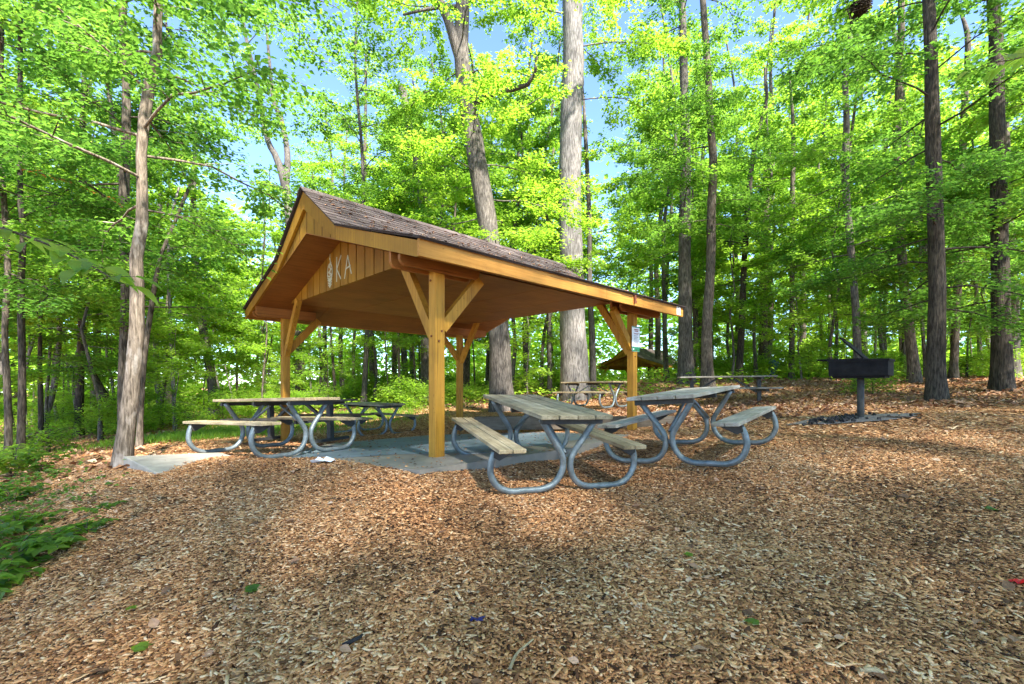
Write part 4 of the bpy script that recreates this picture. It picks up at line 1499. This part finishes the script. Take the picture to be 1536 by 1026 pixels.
tries = 0
while len(pts) < 64 and tries < 6000:
    tries += 1
    y = 17 + 43 * r.random() ** .8
    x = r.uniform(-1.22, 1.22) * y
    if y < 26 and -2 < x < 9 and r.random() < .8: continue
    if y < 40 and 895 < CX + F * x / y < 1030: continue
    if not free(x, y, 1.9 + y * .015): continue
    pts.append((x, y))
    lim = sky_limit(x, y)
    if r.random() < .72 or lim < 14:
        k = int(r.integers(0, 4))
        sc = r.uniform(.85, 1.35)
        h = (9, 11, 7, 10)[k]
        put(under[k], x, y, min(sc, max(.45, lim / h)), r.uniform(0, 6.28))
    elif r.random() < .45:
        put(pole[int(r.integers(0, 2))], x, y, min(r.uniform(.8, 1.2), max(.5, lim / 15)), r.uniform(0, 6.28))
    else:
        k = int(r.integers(0, 3))
        h = (21, 24, 19)[k]
        put(tall[k], x, y, min(r.uniform(.85, 1.15), max(.5, lim / h)), r.uniform(0, 6.28))

# unseen trees added round the clearing, outside the view, to dapple and soften its light
for (x, y, k, sc) in [(8.2, -1.0, 3, 1.0), (12.0, 2.8, 3, 1.0), (5.0, -5.5, 3, 1.0), (13, -5, 3, 1.1), (2.2, -3.6, 3, .9), (9.8, -4.6, 3, 1.0), (-2.6, -4.4, 3, .9), (13.5, -1.0, 3, 1.0), (9, -8.5, 3, 1.0), (17, -5, 3, 1.1), (0.5, -8, 3, 1.0), (6.5, -5.2, 3, 1.0), (6.2, -8.2, 3, 1.0), (-1.2, -6.0, 3, .95), (16, 2, 3, 1.0), (3.2, -11, 3, 1.1), (12.5, -9, 3, 1.1), (-2.5, -8, 3, 1.0), (1.5, -14, 3, 1.0), (7.5, -13, 3, 1.1), (-1.5, -12, 3, 1.0), (11, -14, 3, 1.1), (5, -17, 3, 1.1), (-5.5, -6, 3, .9)]:
    o = put(tall[k], x, y, sc, r.uniform(0, 6.28))
    tag(o, 'unseen tall tree added to shade the clearing', 'tree', 'unseen shade trees added round the clearing')

# --- shrubs
def shrub(seed, R, h, nl, leaf, leafm):
    base = np.zeros(3)
    wd = Wood()
    p = np.array([[0, 0, -.1], [.02, 0, h * .5], [0, .03, h * .8]])
    rr = np.array([.02, .012, .006])
    wd.add(*tube_np(p, rr, 6))
    V, Fc, tn = grow(wd, p, rr, .05, h * .75, R, 11, nl, leaf, seed, up=(15, 60), flat=.12)
    root = empty('shrub', (0, 0, 0), 'leafy green shrub at the edge of the woods', 'shrub', 'shrubs along the edge of the woods')
    link('stem', wd.mesh('stem', M['bark_brown']), root)
    link('foliage', np_mesh('foliage', V, Fc, M[leafm], tn), root)
    return root


shr = [shrub(201, 1.1, 1.3, 1700, .10, 'leaf_y'), shrub(202, .85, .9, 1300, .09, 'leaf_a'), shrub(203, 1.3, 1.9, 2200, .11, 'leaf_y'), shrub(204, .6, .6, 700, .08, 'leaf_y')]
fresh |= set(shr)
edge = [(-11.5, 9.5), (-9.2, 11.8), (-8, 14), (-6, 16.3), (-3.5, 18), (0, 20), (2.5, 22), (6, 24), (9, 23), (11, 20.5), (13.5, 17.5), (16, 15), (19, 13)]
cnt = 0
for i in range(len(edge) - 1):
    (xa, ya), (xb, yb2) = edge[i], edge[i + 1]
    for k in range(5):
        f = (k + r.random()) / 5
        off = abs(r.normal(0, 3.0)) - .3
        nl_ = math.hypot(xb - xa, yb2 - ya)
        x = xa + (xb - xa) * f - (yb2 - ya) / nl_ * off
        y = ya + (yb2 - ya) * f + (xb - xa) / nl_ * off
        if 905 < CX + F * x / y < 1025: continue
        put(shr[int(r.integers(0, 4))], x, y, r.uniform(.5, 1.0), r.uniform(0, 6.28))
for k in range(45):
    y = r.uniform(24, 48)
    x = r.uniform(-1.2, 1.2) * y
    if y < 40 and 880 < CX + F * x / y < 1040: x -= 14
    put(shr[int(r.integers(0, 3))], x, y, r.uniform(.8, 1.5), r.uniform(0, 6.28))
sap = [proto(131, 3.4, .018, [cr(.5, 3.4, 1.25, 12, 1100, .105, up=(-4, 25))], 'bark_brown', 'leaf_y', .15), proto(132, 4.6, .024, [cr(.9, 4.6, 1.5, 13, 1500, .11, up=(-4, 25))], 'bark_grey', 'leaf_y', .2)]
for o in sap: tag(o, 'small bright sapling growing along the edge of the woods', 'tree', 'saplings along the edge of the woods')
fresh |= set(sap)
for k in range(64):
    y = 12.5 + 24 * r.random() ** 1.3
    x = r.uniform(-1.15, 1.15) * y
    if -.5 * y - 3 < x < .45 * y + 3 and y < 17.5: continue
    if x > 0 and y < 15: continue
    if y < 36 and 895 < CX + F * x / y < 1030: continue
    put(sap[k % 2], x, y, r.uniform(.7, 1.25), r.uniform(0, 6.28))
# bush by the foot of the grill's background
put(shr[3], 9.2, 11.5, 1.0, 1.0)

# --- far-off woods, one mass
nn = 190000
rr_ = np.random.default_rng(5)
ncl = 3000
ca = rr_.uniform(-1.25, 1.25, ncl)
cd = rr_.uniform(42, 85, ncl)
cxx, cyy = np.sin(ca) * cd, np.cos(ca) * cd
cz = rr_.random(ncl) ** 1.6 * 21
for i in range(ncl):
    if cyy[i] > 5:
        lim = sky_limit(cxx[i], cyy[i]) - 2.5
        if cz[i] > lim: cz[i] = rr_.uniform(0, max(1, lim))
gg = hgt(cxx, cyy)
ii = rr_.integers(0, ncl, nn)
pos = np.stack([cxx[ii] + rr_.normal(0, 1.3, nn), cyy[ii] + rr_.normal(0, 1.3, nn), gg[ii] + np.abs(cz[ii] + rr_.normal(0, .75, nn))], 1)
a = rr_.uniform(0, 6.28, nn)
dr = unit(np.stack([np.cos(a), np.sin(a), rr_.normal(-.15, .3, nn)], 1))
nr = unit(np.stack([rr_.normal(0, .5, nn), rr_.normal(0, .5, nn), np.ones(nn)], 1))
V, Fc = leaf_quads(pos, dr, nr, rr_.uniform(.35, .75, nn), .7, .12)
o = link('far_woods', np_mesh('far_woods', V, Fc, M['leaf_f'], np.repeat(np.clip(rr_.normal(.5, .22, nn), 0, 1), 2)))
tag(o, 'sunlit green woods far behind everything', 'woods', kind='stuff')

# --- low green cover and grass
def cover(name, n, seed, area, label, cat, leaf, mat, hmax, blade=False):
    r2 = np.random.default_rng(seed)
    x, y = area(r2, n)
    k = ~in_slab(x, y)
    x, y = x[k], y[k]
    m = len(x)
    z = hgt(x, y) + r2.random(m) ** 1.5 * hmax
    a = r2.uniform(0, 6.28, m)
    if blade:
        dr = unit(np.stack([np.cos(a) * .4, np.sin(a) * .4, np.ones(m)], 1))
        nr = unit(np.stack([np.cos(a + 1.57), np.sin(a + 1.57), np.zeros(m)], 1) + .01)
        V, Fc = leaf_quads(np.stack([x, y, hgt(x, y)], 1), dr, nr, r2.uniform(.06, .2, m), .09, .02)
    else:
        dr = unit(np.stack([np.cos(a), np.sin(a), r2.normal(-.1, .25, m)], 1))
        nr = unit(np.stack([r2.normal(0, .4, m), r2.normal(0, .4, m), np.ones(m)], 1))
        V, Fc = leaf_quads(np.stack([x, y, z], 1), dr, nr, r2.uniform(.7, 1.3, m) * leaf, .66, .14)
    o = link(name, np_mesh(name, V, Fc, M[mat], np.repeat(np.clip(r2.normal(.5, .25, m), 0, 1), 2)))
    tag(o, label, cat, kind='stuff')


def blobs(cs, wgt=None):
    def f(r2, n):
        c = np.array(cs, float)
        i = r2.integers(0, len(c), n)
        return c[i, 0] + r2.normal(0, 1, n) * c[i, 2], c[i, 1] + r2.normal(0, 1, n) * c[i, 3]
    return f


cover('grass', 16000, 31, blobs([(-7.6, 10.6, .9, .7), (-6.5, 12.5, 1.0, .8), (-5, 14.5, 1.2, .8)]), 'bright grass strip along the edge of the left woods', 'grass', .1, 'grass', .1, True)
cover('ground_cover', 52000, 32, lambda r2, n: (lambda y: (r2.uniform(-1.3, 1.3, n) * y, y))(r2.uniform(16, 60, n)), 'low green undergrowth on the woodland floor', 'undergrowth', .17, 'leaf_y', .55)
cover('ground_cover', 9000, 33, lambda r2, n: (lambda y: (-1.0 * y - r2.random(n) * .7 * y - .8, y))(r2.uniform(7, 17, n)), 'low green undergrowth on the left slope', 'undergrowth', .10, 'leaf_a', .3)
cover('ground_cover', 1500, 34, blobs([(-4.6, 3.6, .35, .5), (-5.2, 4.3, .45, .5), (-6.3, 5.6, .35, .35)]), 'sparse seedlings on the shaded left bank', 'undergrowth', .06, 'leaf_b', .12)


# --- near plants on the left bank
def near_leaf(n_ax=5):
    """outline of one pointed leaf, midrib fold: list of (along, half width)"""
    return [(0, 0.02), (.15, .22), (.38, .34), (.62, .27), (.84, .12), (1.0, 0.0)]


def add_leaf(mb, base, d, nrm, L, droop=.18, tone=None):
    d = Vector(d).normalized()
    nrm = Vector(nrm)
    s = nrm.cross(d).normalized()
    nrm = d.cross(s)
    prof = near_leaf()
    t = R_.random() if tone is None else tone
    mid, lf, rt = [], [], []
    for (a, hw) in prof:
        c = Vector(base) + d * (a * L) - nrm * (droop * a * a * L)
        mid.append(c)
        lf.append(c + s * hw * L + nrm * (hw * .28 * L))
        rt.append(c - s * hw * L + nrm * (hw * .28 * L))
    n_ = len(prof)
    fs = []
    for i in range(n_ - 1):
        fs += [(i, i + 1, n_ + i + 1, n_ + i), (i, 2 * n_ + i, 2 * n_ + i + 1, i + 1)]
    mb.add(mid + lf + rt, fs, 0, t)


R_.seed(17)
mb = MB()
lx, ly, _r = ground_pts(520, 1.7, 8.5, 1.5, 22)
lz = hgt(lx, ly)
for x, y, z in zip(lx, ly, lz):
    a = R_.uniform(0, 6.28)
    add_leaf(mb, (x, y, z + R_.uniform(.012, .035)), (math.cos(a), math.sin(a), R_.uniform(-.2, .3)), (R_.gauss(0, .4), R_.gauss(0, .4), 1), R_.uniform(.035, .085), R_.uniform(-.3, .5))
tag(mb.build('leaf_litter', M['litter']), 'scattered brown leaves lying on the near mulch', 'leaf litter', kind='stuff')


def plant(label, x, y, h, R, nst, L):
    e = empty('leafy_plant', (x, y, gz(x, y)), label, 'plant', 'leafy plants on the left bank')
    st, lv = MB(), MB()
    for k in range(nst):
        a = R_.uniform(0, 6.28)
        rr2 = R * R_.uniform(.4, 1)
        tip = Vector((math.cos(a) * rr2, math.sin(a) * rr2, h * R_.uniform(.5, 1)))
        m = Vector((tip.x * .4, tip.y * .4, tip.z * .75))
        pth = smooth_path([(0, 0, -.03), m, tip], 4)
        st.tube(pth, list(np.linspace(.005, .002, len(pth))), 5)
        for j in range(2, len(pth)):
            for sgn in (-1, 1):
                aa = a + sgn * R_.uniform(.5, 1.3)
                add_leaf(lv, pth[j] , (math.cos(aa), math.sin(aa), R_.uniform(-.25, .2)), (R_.gauss(0, .25), R_.gauss(0, .25), 1), L * R_.uniform(.75, 1.35))
    st.build('stem', M['bark_brown'], e, smooth=True)
    lv.build('foliage', M['leaf_a'], e)


LP_ = 'dark green leafy plant growing on the shaded left bank'
for (px, py, d, h, R, ns, L) in [(20, 868, 3.55, .22, .38, 12, .085), (85, 850, 3.7, .16, .34, 11, .075), (130, 842, 3.85, .12, .22, 7, .07), (25, 815, 4.1, .2, .36, 10, .08), (-25, 845, 3.7, .25, .4, 10, .085), (150, 812, 4.2, .08, .2, 5, .06), (20, 772, 5.0, .2, .3, 8, .09), (-40, 900, 3.2, .2, .4, 10, .085)]:
    q = P(px, py, d)
    plant(LP_, q.x, q.y, h, R, ns, L)
LQ = 'bright green weed at the top of the left slope near the border'
for (px, py, d, h, R, ns, L) in [(20, 700, 6.6, .45, .4, 9, .11), (62, 712, 6.4, .35, .4, 9, .10), (-20, 690, 6.8, .5, .45, 9, .11)]:
    q = P(px, py, d)
    plant(LQ, q.x, q.y, h, R, ns, L)


# --- twigs hanging into the view
def bough(label, pts, L, n, mat, seed):
    R_.seed(seed)
    base = Vector(pts[0])
    e = empty('overhanging_bough', base, label, 'branch')
    st, lv = MB(), MB()
    pth = smooth_path([Vector(p) - base for p in pts], 5)
    st.tube(pth, list(np.linspace(.012, .003, len(pth))), 6)
    for k in range(n):
        f = (k + R_.random()) / n * (len(pth) - 1)
        i = min(int(f), len(pth) - 2)
        p0 = pth[i].lerp(pth[i + 1], f - i)
        dd = (pth[i + 1] - pth[i]).normalized()
        a = math.atan2(dd.y, dd.x) + (1 if k % 2 else -1) * R_.uniform(.4, 1.3)
        t = Vector((math.cos(a), math.sin(a), R_.uniform(-.35, .1)))
        p1 = p0 + t * R_.uniform(.03, .14)
        st.tube([p0, p1], .002, 4)
        add_leaf(lv, p1, (t.x, t.y, t.z - .25), (R_.gauss(0, .35), -.35 + R_.gauss(0, .3), 1), L * R_.uniform(.65, 1.15), .3)
    st.build('twig', M['bark_brown'], e, smooth=True)
    lv.build('foliage', M[mat], e)


bough('leafy bough with big green leaves reaching in from the left border', [P(-160, 300, 2.9), P(-40, 330, 2.9), P(60, 362, 2.85), P(130, 395, 2.8), P(180, 425, 2.75)], .16, 30, 'leaf_a', 41)
bough('leafy bough with yellow green leaves reaching in at the upper right border', [P(1700, 20, 3.6), P(1600, 55, 3.6), P(1535, 85, 3.55), P(1480, 95, 3.5)], .15, 26, 'leaf_y', 42)
bough('small spray of orange autumn leaves among the green at left', [P(20, 250, 8.6), P(70, 262, 8.5), P(120, 280, 8.4), P(175, 305, 8.4)], .10, 34, 'leaf_o', 43)
R_.seed(99)

# ------------------------------------------------------------------ small things further off and on the ground
def bin_(label, px, d, wd_, h, mat, lidmat):
    x = (px - CX) / F * d
    e = empty('litter_bin', (x, d, gz(x, d)), label, 'bin')
    b = MB()
    b.tube([(0, 0, 0), (0, 0, .05), (0, 0, h * .5), (0, 0, h)], [wd_ * .43, wd_ * .44, wd_ * .48, wd_ * .5], 16)
    b.build('body', M[mat], e, smooth=False)
    b = MB()
    b.tube([(0, 0, h + .001), (0, 0, h + .05)], [wd_ * .53, wd_ * .53], 16)
    b.tube([(0, 0, h + .05), (0, 0, h + .12), (0, 0, h + .16)], [wd_ * .5, wd_ * .36, wd_ * .1], 16)
    b.build('lid', M[lidmat], e)


bin_('blue litter bin standing far off at the edge of the woods', 1160, 21.5, .42, .78, 'blue_bin', 'blue_bin')
bin_('dark litter bin beside the blue one at the edge of the woods', 1176, 22, .42, .72, 'dark_bin', 'dark_bin')

# the second pavilion far behind
far = copy_tree(pav)
for ch in list(far.children):
    if ch.name.startswith('gable_wall'):
        for c2 in list(ch.children): bpy.data.objects.remove(c2)
    if ch.name.startswith('bracket'): bpy.data.objects.remove(ch)
fx_, fy_ = (966 - CX) / F * 37, 37.0
far.location = (fx_, fy_, gz(fx_, fy_) + .86)
tag(far, 'distant pavilion with brown roof seen between trunks in the woods', 'pavilion')

# grey plank on the left slope
a, b2 = P(32, 664, 13.0), P(64, 648, 12.2)
mb = MB()
mb.bar(a, b2, .34, .05)
e = empty('plank_bench', (0, 0, 0), 'grey tilted plank seat low among the trees at the left', 'bench')
mb.build('seat', M['dark_wood'], e)
for f in (.2, .8):
    q = a.lerp(b2, f)
    mb = MB()
    mb.bar((q.x, q.y, gz(q.x, q.y) - .1), (q.x, q.y, q.z - .03), .09, .09, (1, 0, 0))
    mb.build('leg', M['dark_wood'], e)


def on_ground(px, py):
    """walk down the ray until the ground is met"""
    d = 1.2
    while d < 40:
        p = P(px, py, d)
        if p.z <= gz(p.x, p.y): return p
        d += .01
    return p


def flat_leaf(label, px, py, L, mat, tone, rz):
    p = on_ground(px, py)
    b = MB()
    add_leaf(b, (0, 0, .03), (math.cos(rz), math.sin(rz), .05), (.1, -.25, 1), L, .1, tone)
    add_leaf(b, (.0, 0, .032), (math.cos(rz + .9), math.sin(rz + .9), .1), (.1, -.2, 1), L * .6, .1, tone)
    add_leaf(b, (.0, 0, .032), (math.cos(rz - .9), math.sin(rz - .9), .1), (.1, -.2, 1), L * .6, .1, tone)
    o = b.build('fallen_leaf', M[mat])
    o.location = p
    tag(o, label, 'leaf')


flat_leaf('yellow green lobed leaf lying near the lower left corner of the mulch', 200, 985, .10, 'leaf_y', .9, 1.0)
flat_leaf('small bright green leaf on the left mulch above the lobed one', 196, 922, .07, 'leaf_y', .7, 2.0)
flat_leaf('pale grey green narrow leaf lying on the mulch left of the middle', 368, 893, .11, 'leaf_b', .9, .4)
flat_leaf('yellow green leaf alone on the mulch between the blue scrap and the right table', 1030, 840, .07, 'leaf_y', .9, .6)
flat_leaf('blue green leaf on the near mulch below the yellow green one', 1138, 944, .07, 'leaf_b', .9, 2.6)
flat_leaf('green leaf on the mulch near a sunlit patch at the right', 1482, 770, .10, 'leaf_a', .5, .2)


def scrap(name, label, cat, px, py, s, mat, seed):
    R_.seed(seed)
    p = on_ground(px, py)
    b = MB()
    n_ = 5
    vs, fs = [], []
    for i in range(n_):
        for j in range(n_):
            vs.append(((i / 4 - .5) * s * 2 + R_.gauss(0, s * .12), (j / 4 - .5) * s + R_.gauss(0, s * .1), .02 + abs(R_.gauss(0, s * .22))))
    for i in range(n_ - 1):
        for j in range(n_ - 1):
            fs.append((i * n_ + j, (i + 1) * n_ + j, (i + 1) * n_ + j + 1, i * n_ + j + 1))
    b.add(vs, fs)
    o = b.build(name, M[mat])
    m = o.modifiers.new('thick', 'SOLIDIFY')
    m.thickness = .003
    o.location = p
    tag(o, label, cat)


scrap('plastic_scrap', 'dark blue torn plastic scrap on the near mulch', 'scrap', 716, 935, .035, 'blue_scrap', 1)
scrap('plastic_scrap', 'bright red plastic scrap at the right border of the mulch', 'scrap', 1532, 879, .045, 'red_scrap', 2)
scrap('crumpled_paper', 'crumpled pale paper on the mulch in front of the slab', 'paper', 484, 696, .12, 'paper', 3)


def stick(label, a, b_, rad, mat):
    p, q = on_ground(*a), on_ground(*b_)
    p.z += .02
    q.z += .02
    mb = MB()
    m = (p + q) / 2 + Vector((R_.gauss(0, .02), R_.gauss(0, .02), .015))
    pth = smooth_path([p, m, q], 4)
    mb.tube([v - p for v in pth], [rad * (1 - .5 * i / len(pth)) for i in range(len(pth))], 7)
    o = mb.build('stick', M[mat])
    o.location = p
    tag(o, label, 'stick')


R_.seed(5)
stick('long tan curved stick in the near mulch at the bottom middle', (765, 1010), (800, 965), .008, 'bench_wood')
stick('short charred stick on the mulch left of the blue scrap', (514, 974), (543, 958), .011, 'charcoal')
stick('pale split stick on the mulch near the bottom right', (1290, 1012), (1330, 1026), .012, 'bench_wood')
stick('thin dark stick lying by the grill, at right of the ash', (1320, 628), (1382, 629), .016, 'bark_dark')
